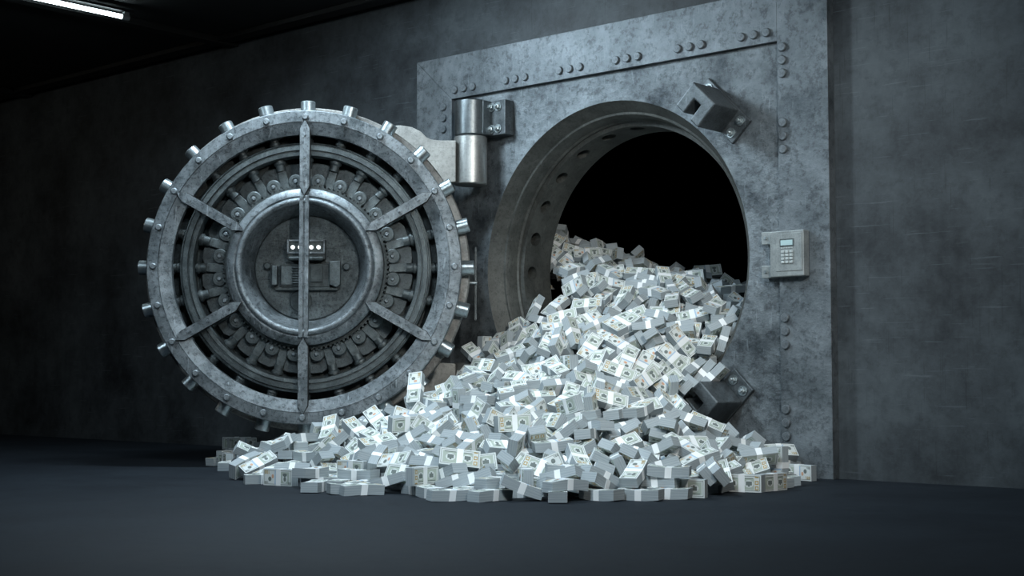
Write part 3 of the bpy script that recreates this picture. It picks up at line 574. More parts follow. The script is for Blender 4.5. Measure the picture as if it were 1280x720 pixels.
REST = [[391,-153,552,470,-102,498,-720],[-349,-843,332,210,119,403,-881],[206,-1541,106,63,250,-882,393],[297,-1119,251,321,475,367,731],[-313,-692,387,184,445,-498,-720],[503,34,540,962,123,147,-190],[49,-1829,20,0,-531,-846,0],[-79,-476,475,819,372,88,426],[-593,639,1131,276,-141,284,-906],[322,298,774,287,-144,14,-946],[368,157,639,329,-519,-768,-174],[685,-785,262,84,-891,-440,-55],[-75,-846,337,901,-241,82,350],[-2158,-646,73,643,-643,-292,292],[-986,802,1279,491,-189,197,826],[24,-1547,108,71,101,638,-758],[-451,577,1011,851,413,22,321],[24,-245,605,764,590,-256,27],[-145,1201,951,41,-591,516,616],[802,-1636,20,838,0,0,544],[1257,-528,20,0,459,-887,0],[1098,-662,61,639,221,200,-707],[149,-1244,215,592,-506,-570,258],[677,-1570,60,229,11,-3,972],[273,-1472,116,54,512,805,-290],[467,-153,524,239,-364,437,-785],[-195,496,956,313,936,-44,148],[-299,-468,452,79,-165,487,853],[704,-1435,84,813,455,361,-12],[-357,336,917,843,394,323,166],[-342,-3,744,173,926,42,-329],[-30,-738,388,472,463,557,501],[-30,-1368,149,225,820,459,253],[-616,403,1009,25,-161,62,-984],[421,464,796,657,-40,-35,-750],[160,787,907,660,32,-213,-718],[-506,-1732,40,716,101,80,-685],[151,-1488,126,74,-994,-5,-61],[-481,-1029,276,40,-475,-845,240],[-683,-1290,130,100,-917,-381,-46],[-257,-313,549,296,42,-181,-936],[401,-454,399,229,-40,-344,-909],[-8,-949,300,635,-44,-54,-768],[1122,-417,105,764,-205,292,536],[-672,-1569,90,471,-716,468,-210],[1298,-635,20,775,0,0,631],[-557,-1112,231,758,218,-293,539],[-226,-1477,103,58,-502,804,311],[593,-1586,59,650,-705,41,-278],[-560,-777,331,594,752,147,241],[690,-1773,20,825,0,0,563],[423,-44,615,98,-584,128,-794],[-347,1002,1030,120,172,933,-287],[410,33,604,973,174,86,114],[-428,727,1039,633,-575,188,-480],[-637,793,1153,940,16,-157,-297],[539,-779,353,339,-816,-369,284],[767,-787,218,234,659,-682,-210],[515,-1413,141,171,244,-942,-145],[204,-1090,248,684,295,281,604],[59,-292,575,901,-77,-221,-363],[1214,-802,43,182,-901,-391,-21],[-752,769,1177,788,60,-112,-601],[-168,41,742,124,-566,-753,-309],[-204,1117,989,895,-129,-152,-397],[111,-163,658,541,41,268,-795],[1015,-947,110,718,430,-212,-502],[541,-1178,181,790,-144,355,-477],[-1650,-1076,34,464,464,533,533],[85,-548,440,927,260,42,264],[-437,-1409,102,293,-663,561,-398],[300,-355,492,674,-44,435,-594],[867,-451,219,784,-440,-101,425],[173,297,787,936,271,157,157],[604,239,674,637,-338,-377,580],[81,-1089,235,214,52,-783,580],[-804,-1525,83,355,-170,-110,-912],[-693,-1212,177,559,662,17,497],[-589,-1,679,727,226,-277,585],[794,-1530,34,704,-704,60,-60],[-290,219,822,205,-961,-89,154],[430,-1168,204,8,803,593,32],[173,-1816,20,501,0,0,-865],[518,67,587,582,185,-49,789],[291,-25,676,974,-162,147,-28],[495,-1460,85,928,-32,19,368],[-524,-1568,59,586,7,-4,809],[186,49,709,104,-146,126,-975],[1039,-135,58,794,0,0,606],[-71,373,847,824,431,261,253],[-565,-403,467,9,-13,352,-935],[1194,-1158,59,9,-14,-999,-11],[-596,-280,498,888,-352,-291,9],[-114,-171,653,99,223,-363,-898],[-237,-1210,183,61,305,914,255],[904,-1280,76,339,-909,-29,237],[-361,-375,465,590,-760,-179,-202],[-481,381,964,414,-813,-395,98],[-69,1215,927,664,-652,54,-359],[-1017,751,1254,96,-19,958,-266],[-1535,1321,989,245,888,326,208],[215,710,850,644,-574,394,-315],[179,-476,487,450,-831,266,-184],[-616,850,1099,372,249,-359,-818],[-1935,-672,44,158,236,957,-22],[537,-406,317,138,535,-726,407],[-243,964,999,591,373,-537,-471],[-547,780,1059,15,-953,284,-89],[-4,333,830,21,745,496,444],[710,-938,203,762,-39,329,-556],[-73,-906,292,23,-608,788,-85],[-881,629,1194,384,-854,-346,-45],[175,-1635,35,637,-637,306,-306],[1053,-1268,76,869,175,-276,368],[35,555,912,133,-983,70,93],[448,-71,505,191,261,-806,-494],[453,282,699,151,-938,-307,19],[-481,647,1041,893,41,383,227],[913,-909,105,924,151,335,98],[341,-438,448,859,381,289,178],[-1241,993,1079,130,426,894,-36],[-1425,1148,1036,683,-640,-150,315],[711,-1061,145,132,284,-914,-255],[-535,904,1069,300,-496,-485,654],[-1386,1338,1010,473,26,-126,-871],[477,218,668,84,948,243,181],[-746,-157,520,3,-926,-375,7],[-1311,1248,1053,154,951,-180,192],[954,-1068,103,252,33,196,-946],[-95,-673,383,717,-223,-1,-659],[20,-1437,113,769,55,-280,-570],[-1187,1114,1080,255,224,-328,-881],[-427,-703,392,34,-366,855,365],[333,368,709,643,284,115,700],[-142,-255,651,251,152,311,-903],[1126,-1053,72,149,-975,27,155],[707,-1188,148,570,-625,-430,313],[464,-821,324,124,-764,600,200],[-286,-676,340,153,-280,928,188],[523,416,744,155,509,-754,381],[612,-975,244,61,-994,38,-64],[1137,-1304,22,933,1,12,358],[-104,669,953,948,102,-291,-65],[-1335,1117,1069,780,-280,-244,502],[-132,216,777,333,160,-287,883],[-416,-1285,156,633,282,130,708],[1138,-359,20,909,0,0,414],[-168,893,994,844,327,21,422],[310,380,786,589,-625,-506,56],[-511,-1356,81,754,419,-215,457],[-901,910,1207,116,306,-863,383],[257,840,879,175,958,195,104],[-127,-795,339,86,-942,-309,-90],[465,-708,318,783,140,158,-583],[-1556,1487,991,59,-30,-142,987],[810,-866,150,213,-138,171,-951],[26,816,903,498,-155,584,-620],[-672,38,688,36,660,-550,-508],[74,-191,582,842,-500,179,-87],[110,793,861,740,-196,557,-318],[-480,-855,342,723,-160,29,-670],[-543,-1236,194,200,50,858,469],[73,-702,374,985,115,20,-121],[-471,-894,302,283,77,61,953],[216,-1149,196,156,276,947,13],[-695,-985,198,471,863,14,-175],[-251,-1644,20,0,-856,-514,0],[-165,339,824,872,-276,-72,396],[214,-1338,154,335,743,-229,-531],[-239,-166,632,292,-523,761,-245],[1118,-872,104,968,99,-68,215],[-471,938,1065,345,-317,-870,146],[-189,-550,436,889,-56,195,-408],[-685,-1477,42,51,951,-278,118],[143,406,835,154,-360,879,270],[-88,-1057,254,814,-438,169,-338],[-389,-1455,66,712,92,-85,-690],[-276,146,805,117,-135,464,-867],[695,-480,259,71,280,-904,312],[546,264,636,43,634,-769,-54],[3,969,936,149,-224,-931,243],[52,-1604,60,906,14,-5,422],[-648,-1338,78,187,525,-825,87],[382,-1036,234,10,874,357,326],[186,-1623,105,24,-10,-374,926],[514,-1041,217,226,73,955,-169],[955,-394,119,145,49,-972,-170],[-1878,-558,83,599,166,13,782],[65,-825,346,775,94,-61,620],[-99,1105,971,875,-15,50,-479],[301,-227,522,930,161,261,-197],[-405,-1138,229,59,-444,802,392],[940,-1194,79,984,130,102,-53],[-676,-366,434,164,-415,-891,-72],[-86,-278,564,212,-121,-876,413],[-154,-359,537,62,-344,-119,928],[930,-764,110,270,-265,-435,-816],[-126,-140,606,290,84,-330,893],[-1759,-981,34,269,269,653,653],[655,-529,246,302,867,379,-106],[456,-343,379,86,-389,331,-854],[-102,1423,919,350,-594,-10,723],[213,539,818,416,-181,-845,278],[-45,914,934,962,-197,181,24],[1120,-1003,48,215,-748,-626,18],[-138,-1678,20,362,0,0,-931],[743,-626,209,194,-322,-195,-905],[-834,-1311,139,921,286,145,217],[-1460,1190,1011,104,526,-745,-393],[831,-578,226,213,-873,-381,212],[876,-475,172,163,26,-188,-967],[717,-727,197,22,-929,236,280],[-714,-1585,55,115,-250,-30,-960],[-248,65,726,781,93,288,-544],[745,-553,225,396,255,-880,18],[-485,999,1005,514,-179,832,-98],[-408,-284,532,126,-616,745,218],[-786,-1640,20,0,938,-344,0],[-1054,-1420,68,76,726,635,247],[-299,-782,304,71,993,-3,-76],[422,-1419,101,192,125,-547,-804],[470,-920,211,550,131,-236,789],[182,-122,584,131,167,-297,930],[-683,-94,598,754,185,-226,586],[-672,-1056,206,890,-409,81,-179],[-673,1262,1081,463,-29,273,842],[17,-1653,20,0,286,-957,0],[943,-1442,20,984,0,0,-172],[2,-125,659,346,836,184,381],[1105,-523,63,881,420,209,39],[-265,-896,275,973,39,26,-223],[622,-980,196,54,851,-517,-59],[-560,-1300,138,220,-45,939,-258],[603,-724,264,248,-777,-504,281],[595,-1132,161,561,92,-190,799],[435,290,664,36,196,-968,-148],[-1303,-1265,20,547,0,0,-836],[-947,-1471,55,224,515,-826,13],[-695,-217,523,328,-141,-909,-209],[167,-972,281,99,-878,-453,112],[401,-741,331,795,134,193,-557],[472,-927,251,938,256,-85,211],[545,-664,312,390,444,-753,-285],[1088,-297,20,938,0,0,343],[-266,330,845,866,255,201,377],[-390,-411,475,62,-13,-644,761],[-1150,-1164,109,624,759,-127,129],[-465,-1632,20,998,0,0,-48],[136,968,879,395,560,-726,-38],[-266,724,1003,61,232,924,295],[490,-710,274,413,126,-169,885],[-648,975,1118,794,-290,-120,519],[-2134,-699,20,870,0,0,-491],[315,-110,551,22,-577,813,62],[-117,580,962,188,-357,-888,217],[-288,890,997,472,518,440,560],[-581,1069,1037,394,-143,752,-507],[647,-1008,146,117,252,-949,-141],[-1141,930,1131,903,-219,-243,276],[977,-815,130,239,396,-3,886],[-451,-1134,193,796,254,339,-430],[474,-1657,20,535,0,0,-844],[439,-208,445,833,42,452,-314],[-174,1251,966,348,250,-606,-668],[-115,61,718,926,325,-20,-183],[318,-934,232,571,194,-231,762],[211,-608,349,701,175,-138,676],[-653,-957,239,905,318,-187,-208],[-1104,-1341,73,479,-569,-476,468],[-709,1041,1124,30,-906,-84,412],[124,-699,335,97,-785,-607,-66],[776,-397,242,185,-113,-911,349],[-378,-973,273,29,-955,-290,-4],[-316,-541,386,263,-928,-37,-257],[-803,432,1052,629,409,-208,627],[-272,599,970,245,-764,-581,131],[1073,-1164,51,657,104,-153,-730],[-592,519,1043,64,-836,440,318],[619,-806,217,36,-437,890,122],[-29,261,765,80,-133,-373,-914],[248,-28,648,973,-143,172,37],[19,1225,938,203,-902,240,-292],[219,278,737,202,-5,-418,-884],[-1749,-773,52,324,106,183,-921],[-541,-1095,199,199,-722,-586,-306],[224,427,806,247,118,186,-943],[-1253,-1145,47,38,-961,195,185],[-1451,1329,1045,903,-272,-131,304],[-1383,1221,1082,9,765,-617,181],[489,-282,405,76,-363,334,-866],[120,-40,627,146,-982,-18,114],[-209,-61,694,139,157,415,-884],[-234,767,977,113,55,991,27],[59,126,717,611,189,438,-630],[1085,-473,42,76,-62,464,-879],[-116,-1157,209,70,-495,840,206],[-286,459,898,336,-500,-775,186],[505,-1229,129,857,183,227,-423],[696,-861,194,561,-135,302,-758],[859,-688,177,474,-592,-63,647],[-888,1034,1095,456,-161,293,824],[-1086,1154,1056,71,527,-838,109],[944,-327,131,67,44,-986,-138],[859,404,500,12,-954,-11,-296],[610,354,775,569,111,128,803],[1046,509,372,209,-481,-827,-198],[-1336,-1032,20,418,0,0,-907],[-1347,-832,20,756,0,0,-653],[-1387,-707,20,351,0,0,-935],[-1352,-584,43,911,174,-144,-342],[-1406,-432,58,639,-703,-301,74],[-1382,-230,20,0,-963,-267,0],[-1677,436,537,225,-84,908,340],[-1517,-231,36,93,-296,906,-284],[-1812,433,577,719,11,693,-7],[-1365,-1173,20,0,373,-927,0],[-1647,-940,36,115,-339,-883,299],[-1681,-694,20,0,-583,-812,0],[-1684,-264,20,517,0,0,855],[-1445,-982,39,19,-92,76,992],[-1499,-880,20,0,-964,263,0],[-1545,-775,35,703,703,70,70],[-1504,-485,20,0,517,855,0],[-2011,-554,20,0,-962,-269,0],[-1991,-376,20,0,-463,885,0],[-2004,-231,21,990,9,-1,-132],[-1813,-694,20,981,0,0,-189],[-1843,-537,20,813,0,0,580],[-1821,-373,20,733,0,0,679],[-1876,-168,43,106,-734,659,118],[-864,-1423,71,44,333,860,382],[-775,-1226,114,53,-600,735,308],[-1113,-1114,76,552,-89,-170,811],[-868,539,1170,741,192,265,-585],[-990,-986,50,168,-393,896,-110],[-1089,-296,117,290,-949,-106,44],[-1194,423,938,691,-574,185,396],[-1090,478,1068,68,-960,-266,31],[-1204,-556,59,818,-12,-11,573],[-1242,-268,76,14,-322,331,886],[-1351,503,899,450,-664,-299,515],[-1307,586,964,667,248,22,701],[-1450,450,691,59,151,828,-535],[-1466,509,799,572,-176,-72,-796],[-1603,478,663,325,-480,-779,235],[-1718,566,658,64,-203,-960,179],[1009,-285,61,284,107,278,-910],[875,-208,65,191,876,-316,-306],[885,-145,20,958,0,0,-282],[1096,-688,89,464,118,-274,833],[911,-1441,60,387,11,4,921],[931,-559,128,71,82,978,-174],[937,-396,62,58,-212,-677,-701],[738,-1262,104,456,150,121,-868],[837,-365,139,356,549,89,-749],[698,-362,190,739,-248,20,624],[619,419,645,819,288,423,256],[599,-1297,102,157,-907,-387,3],[-464,-1232,146,269,-386,-880,-44],[-536,-709,295,615,56,-114,777],[-546,-590,348,748,-551,-355,93],[-798,-831,175,403,584,693,-123],[-839,-420,250,430,107,351,-824],[-697,-308,415,614,-8,178,-767],[-970,-1079,64,916,160,65,360],[441,437,723,247,-279,325,-868],[476,586,734,230,-247,679,-651],[458,-1287,104,12,-532,-808,251],[455,-1151,149,270,-99,434,-853],[434,-1011,212,324,16,926,-189],[427,-839,279,198,-34,232,-951],[408,-1531,32,65,-595,-799,-49],[297,-699,326,688,-81,335,-637],[281,-542,393,224,711,-592,-302],[203,95,673,825,177,74,529],[-189,553,897,922,279,183,-190],[-174,-1514,66,495,170,-6,-851],[-357,-501,406,112,-183,481,849],[-301,-1129,166,304,-876,338,154],[-594,-352,411,450,186,-307,816],[-647,-415,314,364,-825,-428,-42],[260,-1582,62,92,958,-21,265],[326,-1411,45,611,-150,177,-755],[338,-1302,93,453,819,-70,343],[257,-1214,159,165,-971,-51,-161],[256,-982,206,629,99,-131,759],[136,161,679,330,795,389,325],[103,268,755,637,283,12,716],[114,455,797,187,950,139,201],[67,-1172,135,341,-867,-116,341],[145,-942,234,468,-566,559,-382],[106,-832,277,891,110,127,420],[106,-591,389,307,-917,-208,-143],[100,-1498,74,57,-957,274,64],[107,-1268,91,193,-330,915,124],[179,-141,620,767,330,-82,542],[101,-73,666,45,-552,787,268],[8,-970,258,30,175,983,31],[-54,552,887,58,593,-766,-236],[-121,-1381,93,97,-670,-647,347],[-117,-1298,149,255,85,63,-960],[368,-1531,112,665,536,-399,-329],[356,-1372,92,710,-503,-195,450],[317,-1254,115,27,226,-756,-612],[301,-1113,192,255,75,-238,933],[165,-1362,92,168,317,-892,-270],[138,-1255,148,854,92,-210,465],[170,-799,318,537,-5,184,-822],[73,474,831,250,30,536,-805],[46,589,864,742,-43,-203,636],[-41,-66,645,926,374,31,11],[-53,466,818,270,-318,828,-373],[-38,-1278,98,85,-768,-530,-346],[-94,-1159,162,708,192,-117,667],[-15,-1074,202,540,71,-90,833],[-58,-737,297,95,-29,-14,-994],[0,-701,331,317,-34,-25,-946],[-50,-529,393,513,102,422,-739],[-39,-1583,42,858,-61,132,491],[-76,-1487,79,528,257,-229,-775],[-224,-415,437,62,191,954,218],[-290,-240,551,191,-359,912,-37],[-139,-216,610,20,228,-410,-882],[-135,443,852,166,427,-875,-147],[822,518,531,843,-319,-69,426],[615,-397,251,363,425,-811,-169],[367,527,765,288,-652,-677,178],[491,-1534,103,257,-260,636,-678],[-214,-1415,74,289,-769,-509,-254],[-238,-1291,100,414,851,-90,-307],[-172,-1197,141,763,-4,-129,632],[-199,-870,289,128,182,656,720],[-185,-705,309,801,-156,129,562],[-215,-537,378,574,177,158,-782],[-352,542,956,382,-212,174,-881],[-389,-687,279,47,-495,794,347],[-447,-596,339,559,176,391,-709],[-396,-627,375,116,25,-992,-17],[-359,-1296,118,488,313,3,-814],[-408,-801,267,37,90,-949,296],[-650,-893,233,634,368,23,-678],[-588,-772,228,237,93,-29,-965],[-796,-764,170,133,-233,875,-400],[-822,-607,176,471,858,-199,-8],[-498,-408,377,115,-371,145,909],[-509,-239,491,925,345,-147,-44],[-529,-1239,112,622,58,-260,734],[1004,-348,73,955,155,92,-233],[-1874,-263,79,753,290,-366,462],[866,-528,150,630,-71,-173,-753],[864,-268,100,289,219,234,901],[674,407,623,145,-811,127,551],[839,-1089,132,62,-601,723,333],[730,-261,133,183,-123,364,904],[725,-215,148,188,454,785,-375],[-1048,-356,90,79,248,154,-952],[-1126,-222,151,443,-752,193,-446],[-1141,460,976,764,336,-140,-530],[-1178,-361,62,35,-809,585,-23],[-1203,-142,112,391,61,244,-884],[-1300,481,981,7,193,-892,405],[-1850,558,685,311,-663,-379,563],[-1444,-149,86,39,-958,-280,-12],[-1805,520,646,529,-139,-228,-804],[-529,-1450,62,992,-54,19,101],[-754,-875,179,589,-113,-367,-710],[-975,-349,185,766,161,93,614],[-899,-1105,95,859,-305,-220,343],[-1022,-394,134,590,-68,-289,750],[-856,404,1099,299,-930,-50,-203],[-692,-1413,64,306,-89,-227,-919],[-721,-1312,79,44,473,-876,-64],[-657,-1120,168,240,-268,-857,366],[-776,-898,137,391,902,156,87],[-716,-463,259,747,-202,252,-579],[-836,-388,227,837,354,-96,404],[-1057,-984,63,150,765,610,134],[-815,-1541,49,446,-180,-92,-871],[-850,-1397,47,380,-875,291,-62],[-917,-1266,91,206,-907,350,-106],[-1013,-1272,64,139,-818,527,-179],[-1055,462,978,301,-144,879,338],[-558,-368,446,321,-854,376,159],[-458,-698,333,344,113,-138,921],[-370,-590,412,21,959,-243,-137],[-629,-717,259,95,-602,784,-110],[-531,-470,378,544,-710,-313,-318],[-1172,-374,24,591,-23,-36,804],[-1252,-89,64,208,-60,937,272],[-1223,463,940,365,-103,-589,-712],[-1319,-512,41,132,333,932,-40],[-1432,-373,38,317,-139,377,-858],[-1214,-209,44,51,-138,-59,986],[-1389,464,780,102,-704,-673,-195],[-1464,-119,34,706,-706,2,-2],[-1584,590,715,524,44,-316,788],[-1444,-636,44,42,-952,-253,-158],[-1613,-492,57,350,-806,-474,33],[-1463,-292,50,187,-431,881,16],[0,-573,399,301,-899,-314,31],[-153,585,935,89,248,150,952],[-299,-1225,163,278,-56,-865,412],[-1762,-317,58,859,0,0,511],[-1753,-157,45,118,986,-84,75],[-1583,-728,43,111,-158,-18,-980],[-1572,-621,20,348,0,0,-937],[-1627,-191,42,657,-158,40,-735],[-1725,587,702,48,452,880,-128],[-2156,-479,20,0,-599,-799,0],[-1774,-533,38,212,534,-760,-301],[-1906,-467,58,877,0,0,478],[-1905,-342,58,187,0,0,981],[-1903,-185,79,976,155,37,-145],[1182,-678,20,657,0,0,-753],[1027,-600,30,687,-115,118,-706],[1002,-198,20,0,801,597,0],[1133,-1169,21,7,-799,-599,-5],[839,-333,71,806,534,124,-220],[807,-227,52,396,596,639,278],[939,-1355,31,162,-31,-189,967],[972,-1157,42,500,-16,169,-848],[997,-1014,65,210,-329,-912,122],[1052,-866,44,70,-757,-629,156],[805,-1354,41,694,-134,201,-677],[781,-1221,84,36,232,950,200],[844,-1043,113,297,-63,333,-892],[918,-672,127,712,520,100,459],[965,-591,71,354,662,-619,-228],[646,-1396,69,11,-248,967,28],[645,-1180,90,925,141,3,351],[770,-351,142,389,-835,159,-353],[505,396,679,901,340,202,171],[557,586,702,794,502,124,315],[653,-1652,20,996,0,0,73],[628,-1487,25,697,20,-23,715],[69,-1305,153,307,-834,442,-113],[93,-1159,185,703,45,263,658],[87,-1054,249,599,784,-30,-152],[539,-1179,99,331,-2,230,-914],[487,-1071,154,91,303,-818,-479],[509,-545,311,582,-192,323,-720],[614,-339,191,7,-910,-110,397],[613,-269,211,341,-294,-336,-826],[321,494,746,310,-288,176,-888],[480,-1467,47,22,504,862,-20],[490,-1350,57,189,-968,141,76],[409,-761,277,795,134,193,-558],[379,-557,358,158,551,-781,-242],[343,42,581,192,-71,181,-961],[284,211,680,415,-498,-760,-16],[347,-1673,34,703,-703,-64,64],[350,-1576,53,157,815,-535,150],[208,-1422,61,287,-210,130,-924],[343,-1148,123,876,76,-191,435],[295,-1060,139,121,-954,-243,-122],[286,-854,240,50,-93,-957,-265],[287,-797,281,401,913,-49,18],[196,55,625,886,31,190,-419],[209,207,661,797,313,9,516],[205,348,738,817,469,48,330],[185,508,768,548,-25,-86,831],[110,-1412,50,29,-974,171,138],[220,-1200,110,43,160,166,-971],[146,-1048,155,868,37,203,-450],[181,-884,229,462,543,-372,-593],[192,-707,293,21,9,-116,992],[104,-502,397,80,-395,-819,-407],[163,-288,518,59,-33,-394,916],[192,-1509,26,3,-37,995,82],[51,-429,476,846,358,-55,389],[25,-331,511,138,-107,936,302],[37,22,650,968,138,168,117],[70,235,713,826,266,98,486],[48,358,752,361,-917,-130,99],[11,493,765,90,402,-880,-232],[755,-136,50,225,777,584,47],[939,-109,100,173,25,3,984],[865,469,456,53,-870,345,346],[616,357,733,83,-720,-671,148],[933,485,451,433,81,-896,-28],[525,557,763,258,-861,288,327],[-1288,472,913,840,271,395,253],[-1507,557,819,206,161,-285,-921],[-1786,579,727,590,308,-96,-739],[-1513,548,740,799,47,250,-544],[-1501,427,723,966,193,-166,16],[-1498,488,754,163,89,-962,-195],[928,-212,101,760,447,-58,-466],[916,-133,62,17,-386,-911,136],[30,-1478,43,981,92,112,-121],[0,-1373,35,137,-903,-403,13],[2,-1170,107,564,209,-34,-797],[10,-1047,157,67,-239,964,-81],[44,-930,229,833,236,22,-499],[48,-782,276,382,11,146,-911],[4,-561,355,771,291,-35,564],[-132,-642,336,125,960,-230,-92],[-129,-493,414,143,-783,-564,-216],[-122,-343,492,808,348,-201,428],[-85,366,784,304,867,391,-2],[-64,567,818,272,-3,356,-893],[-125,-1480,20,969,0,0,243],[-165,-1377,34,992,-22,60,-99],[-118,-1218,95,888,177,-29,421],[-113,-1039,176,251,-922,-276,88],[-117,-944,217,42,-998,-23,9],[-145,-815,265,55,-980,86,167],[-848,-877,147,114,699,-586,392],[-1136,-1220,80,930,325,-167,17],[-1214,-561,99,991,12,2,123],[-927,453,1049,799,455,119,-371],[-1148,-439,101,14,-995,82,-29],[-1104,458,1029,28,-885,458,70],[-1189,564,995,368,-215,857,286],[-649,-586,266,891,205,-147,375],[-656,-477,323,737,440,-40,510],[-872,-1149,122,231,-132,328,-905],[-712,-760,228,729,-259,-502,384],[-903,-485,190,786,-427,404,-189],[-1103,-350,163,135,911,297,247],[-194,499,840,234,-162,-956,54],[-272,-867,239,911,48,-2,407],[-279,-713,265,757,20,126,-639],[-274,-612,313,99,972,-208,-30],[-334,-452,381,566,6,-327,756],[-299,-321,481,932,339,-119,0],[-340,-115,631,834,275,176,-443],[-352,-1522,20,677,0,0,-735],[-312,-1350,58,167,-263,932,181],[-280,-1225,90,238,4,341,-908],[-285,-1035,196,913,381,83,-107],[-392,399,926,438,-42,198,-875],[-405,520,939,206,-242,130,-938],[-435,-1206,99,71,115,363,-921],[-434,-1055,213,138,4,912,384],[-414,-870,251,130,-96,-24,-986],[-533,-638,257,120,226,895,364],[-429,-553,296,221,-932,274,-70],[-489,-546,325,187,-324,916,138],[-501,-463,322,865,-222,-419,156],[-493,-292,450,161,41,916,362],[-459,-1495,20,400,-2,4,-915],[-440,-1299,48,210,72,208,-951],[-639,-307,365,286,-284,877,257],[-740,-303,324,413,821,4,392],[-574,-1494,21,12,905,423,7],[-645,-1181,115,49,394,890,221],[-617,-1050,159,949,283,-131,34],[-615,-867,221,882,177,-324,288],[-625,-712,206,201,232,-172,-935],[-610,-549,233,101,-981,-135,-82],[-629,-482,256,387,-127,903,129],[-618,-1648,34,678,678,198,198],[-752,-1327,44,55,-67,40,-994],[-781,-1204,84,799,312,-17,512],[-762,-1020,130,631,162,-11,-757],[-856,-702,137,832,249,137,474],[-768,-536,175,224,-202,930,206],[-797,-449,192,230,-353,897,130],[-1009,409,973,890,-324,-293,-122],[-974,-1509,20,460,0,0,887],[-955,-1335,32,889,-31,-76,449],[-927,-1212,57,89,-188,-161,964],[-913,-685,95,864,-283,-150,387],[-981,-549,109,355,-928,-30,95],[-913,-408,150,551,294,-25,-779],[542,487,748,166,145,-916,-333],[-1094,-564,44,936,-2,-148,-316],[-1049,-478,63,212,-889,301,-270],[-1090,-207,107,781,-93,-393,474],[-1302,400,881,694,-697,-109,-133],[-1086,-1365,20,399,0,0,-916],[-1097,-1175,24,17,-783,-620,-21],[-1098,-883,41,167,849,496,53],[-1003,-640,76,422,113,408,-801],[-1178,-817,43,781,107,-101,606],[-1154,-733,20,47,-1,-1,998],[-1230,-555,20,895,1,-2,444],[-1275,-426,39,231,-125,30,963],[-1354,-312,75,885,-54,447,107],[-1490,408,626,237,-214,671,668],[-1307,447,822,181,931,-151,-274],[-1186,-1026,30,936,156,51,308],[-1714,-535,38,209,527,-764,-303]]
def pose(d):
    q = Quaternion((d[3] / 999, d[4] / 999, d[5] / 999, d[6] / 999)); q.normalize()
    return Matrix.Translation((d[0] / 1000, d[1] / 1000, d[2] / 1000)) @ q.to_matrix().to_4x4(), q
def to_px(P):
    d = Vector(P) - CAM
    F = Vector((-math.sin(YAW) * math.cos(math.radians(3.5256)), math.cos(YAW) * math.cos(math.radians(3.5256)), math.sin(math.radians(3.5256))))
    R = Vector((math.cos(YAW), math.sin(YAW), 0)); U = R.cross(F)
    z = d.dot(F); return 640 + 1778 * d.dot(R) / z, 360 - 1778 * d.dot(U) / z, z
# what each bundle looks like and what it lies beside, for its label
def look(q):
    up = q.to_matrix() @ Vector((0, 0, 1)); ln = q.to_matrix() @ Vector((1, 0, 0))
    to_cam = Vector((math.sin(YAW), -math.cos(YAW), 0)); right = Vector((math.cos(YAW), math.sin(YAW), 0))
    if abs(ln.z) > 0.72: return 'upended'
    if abs(up.z) > 0.94:
        return 'flat end-on' if abs(ln.dot(to_cam)) > 0.8 else ('flat side-on' if abs(ln.dot(right)) > 0.8 else 'flat askew')
    if abs(up.z) < 0.35: return 'edge-standing'
    f = up if up.dot(to_cam) > 0 else -up
    if f.dot(to_cam) > 0.45: return 'leaning gold-numeral-side' if up.dot(to_cam) < 0 else 'leaning portrait-side'
    s = ln if ln.dot(right) > 0 else -ln
    return 'right-sloping' if s.z < -0.2 else ('left-sloping' if s.z > 0.2 else 'tilted')
def where(P):
    x, y, _ = to_px(P)
    if P[1] > -0.02:
        k = 'left' if x < 760 else ('middle' if x < 850 else 'right')
        return 'inside the vault, ' + ('crest, ' if y < 350 else ('below the crest, ' if y < 385 else 'near the threshold, ')) + k
    if P[2] < 0.045:
        for lim, t in ((350, 'on the floor at the left tip'), (480, 'on the floor under the vault door'), (600, 'on the floor right of the door'), (720, 'on the floor, middle front'), (850, 'on the floor before the opening'), (2000, 'on the floor below the lower bracket')):
            if x < lim: return t
    if x < 400: return 'on the thin left tail'
    if x < 500: return 'on the heap just under the door' if y < 560 else 'low down under the vault door'
    if x < 600: return "against the door's lower right edge" if y < 530 else 'low, right of the vault door'
    if x > 830 and y > 470: return 'beside the lower bracket' if y < 545 else 'at the foot under the bracket'
    col = 'left' if x < 690 else ('middle' if x < 770 else 'right')
    row = 'on the slope below the threshold' if y < 440 else ('on the upper slope' if y < 490 else ('on the lower slope' if y < 545 else 'at the foot of the slope'))
    return '%s, %s' % (row, col)
ORD = ['leftmost', 'second from left', 'third from left', 'fourth from left', 'fifth from left', 'sixth from left', 'seventh from left', 'eighth from left', 'ninth from left', 'tenth from left', 'eleventh from left', 'twelfth from left']
cls = {}
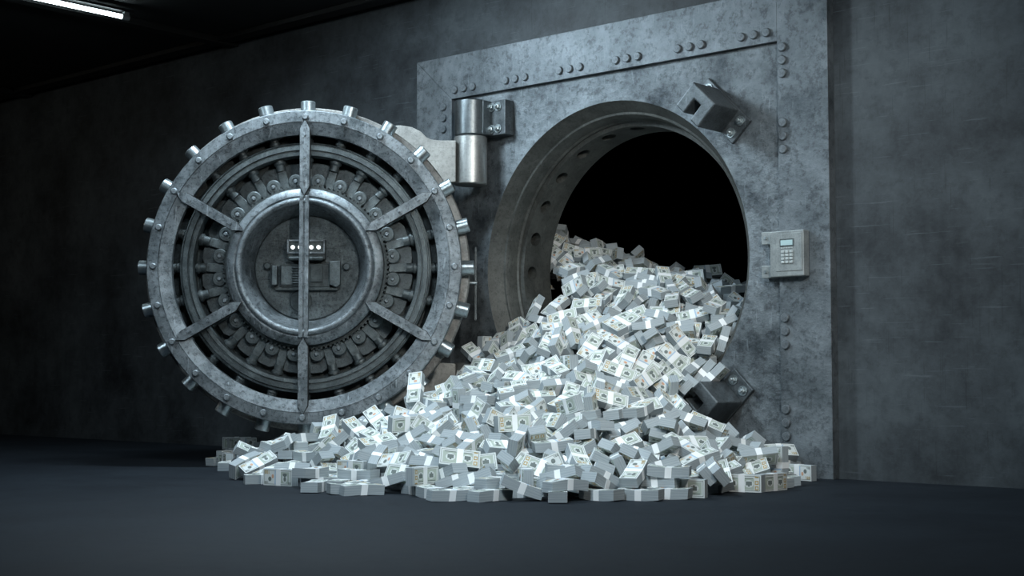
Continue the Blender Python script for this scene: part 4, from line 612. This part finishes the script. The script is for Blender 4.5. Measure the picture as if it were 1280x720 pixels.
for i, d in enumerate(TOP):
    Mx, q = pose(d); P = Mx.to_translation()
    cls.setdefault((look(q), where(P)), []).append((to_px(P)[0], i))
lab = {}
for (lk, wh), l in cls.items():
    l.sort()
    for n_, (x, i) in enumerate(l):
        if len(l) == 1: lab[i] = 'the one %s banknote bundle %s' % (lk, wh)
        elif n_ == len(l) - 1: lab[i] = 'rightmost of the %s banknote bundles %s' % (lk, wh)
        elif n_ == 0: lab[i] = 'leftmost of the %s banknote bundles %s' % (lk, wh)
        else: lab[i] = '%s of %s bundles %s' % (ORD[min(n_, 11)], lk, wh)
def labtext(i): return lab[i]
pm = [pack_mb(*v).build('banknote_bundle', BM) for v in VAR]
bm_ = [band_mb(*v).build('paper_band', M['band']) for v in VAR]
pd = [o.data for o in pm]; bd = [o.data for o in bm_]
for o in pm + bm_: bpy.data.objects.remove(o)
for i, d in enumerate(TOP):
    Mx, q = pose(d); v = i % len(VAR)
    o = bpy.data.objects.new('banknote_bundle', pd[v]); C.objects.link(o); o.matrix_world = Mx
    tag(o, labtext(i), 'money bundle', 'banded bundles of banknotes spilling from the vault')
    s = bpy.data.objects.new('paper_band', bd[v]); C.objects.link(s); s.parent = o
# all the bundles beyond the three hundred that show largest
def merged(name, datas_mats, Ts, mats):
    me = bpy.data.meshes.new(name); V = []; F = []; MI = []
    for k, Mx in Ts:
        for data, off in datas_mats[k]:
            o = len(V); V += [tuple(Mx @ v.co) for v in data.vertices]
            for p in data.polygons: F.append(tuple(j + o for j in p.vertices)); MI.append(p.material_index + off)
    me.from_pydata(V, [], F)
    for m in mats: me.materials.append(m)
    me.polygons.foreach_set('material_index', MI); me.update()
    o = bpy.data.objects.new(name, me); C.objects.link(o); return o
Ts = [(i % len(VAR), pose(d)[0]) for i, d in enumerate(REST)]
dm = {k: [(pd[k], 0), (bd[k], len(BM))] for k in range(len(VAR))}
rest = merged('banknote_bundle_heap', dm, Ts, BM + [M['band']])
tag(rest, 'the many half-hidden banknote bundles filling out the heap spilling from the vault', 'money heap', None, 'stuff')
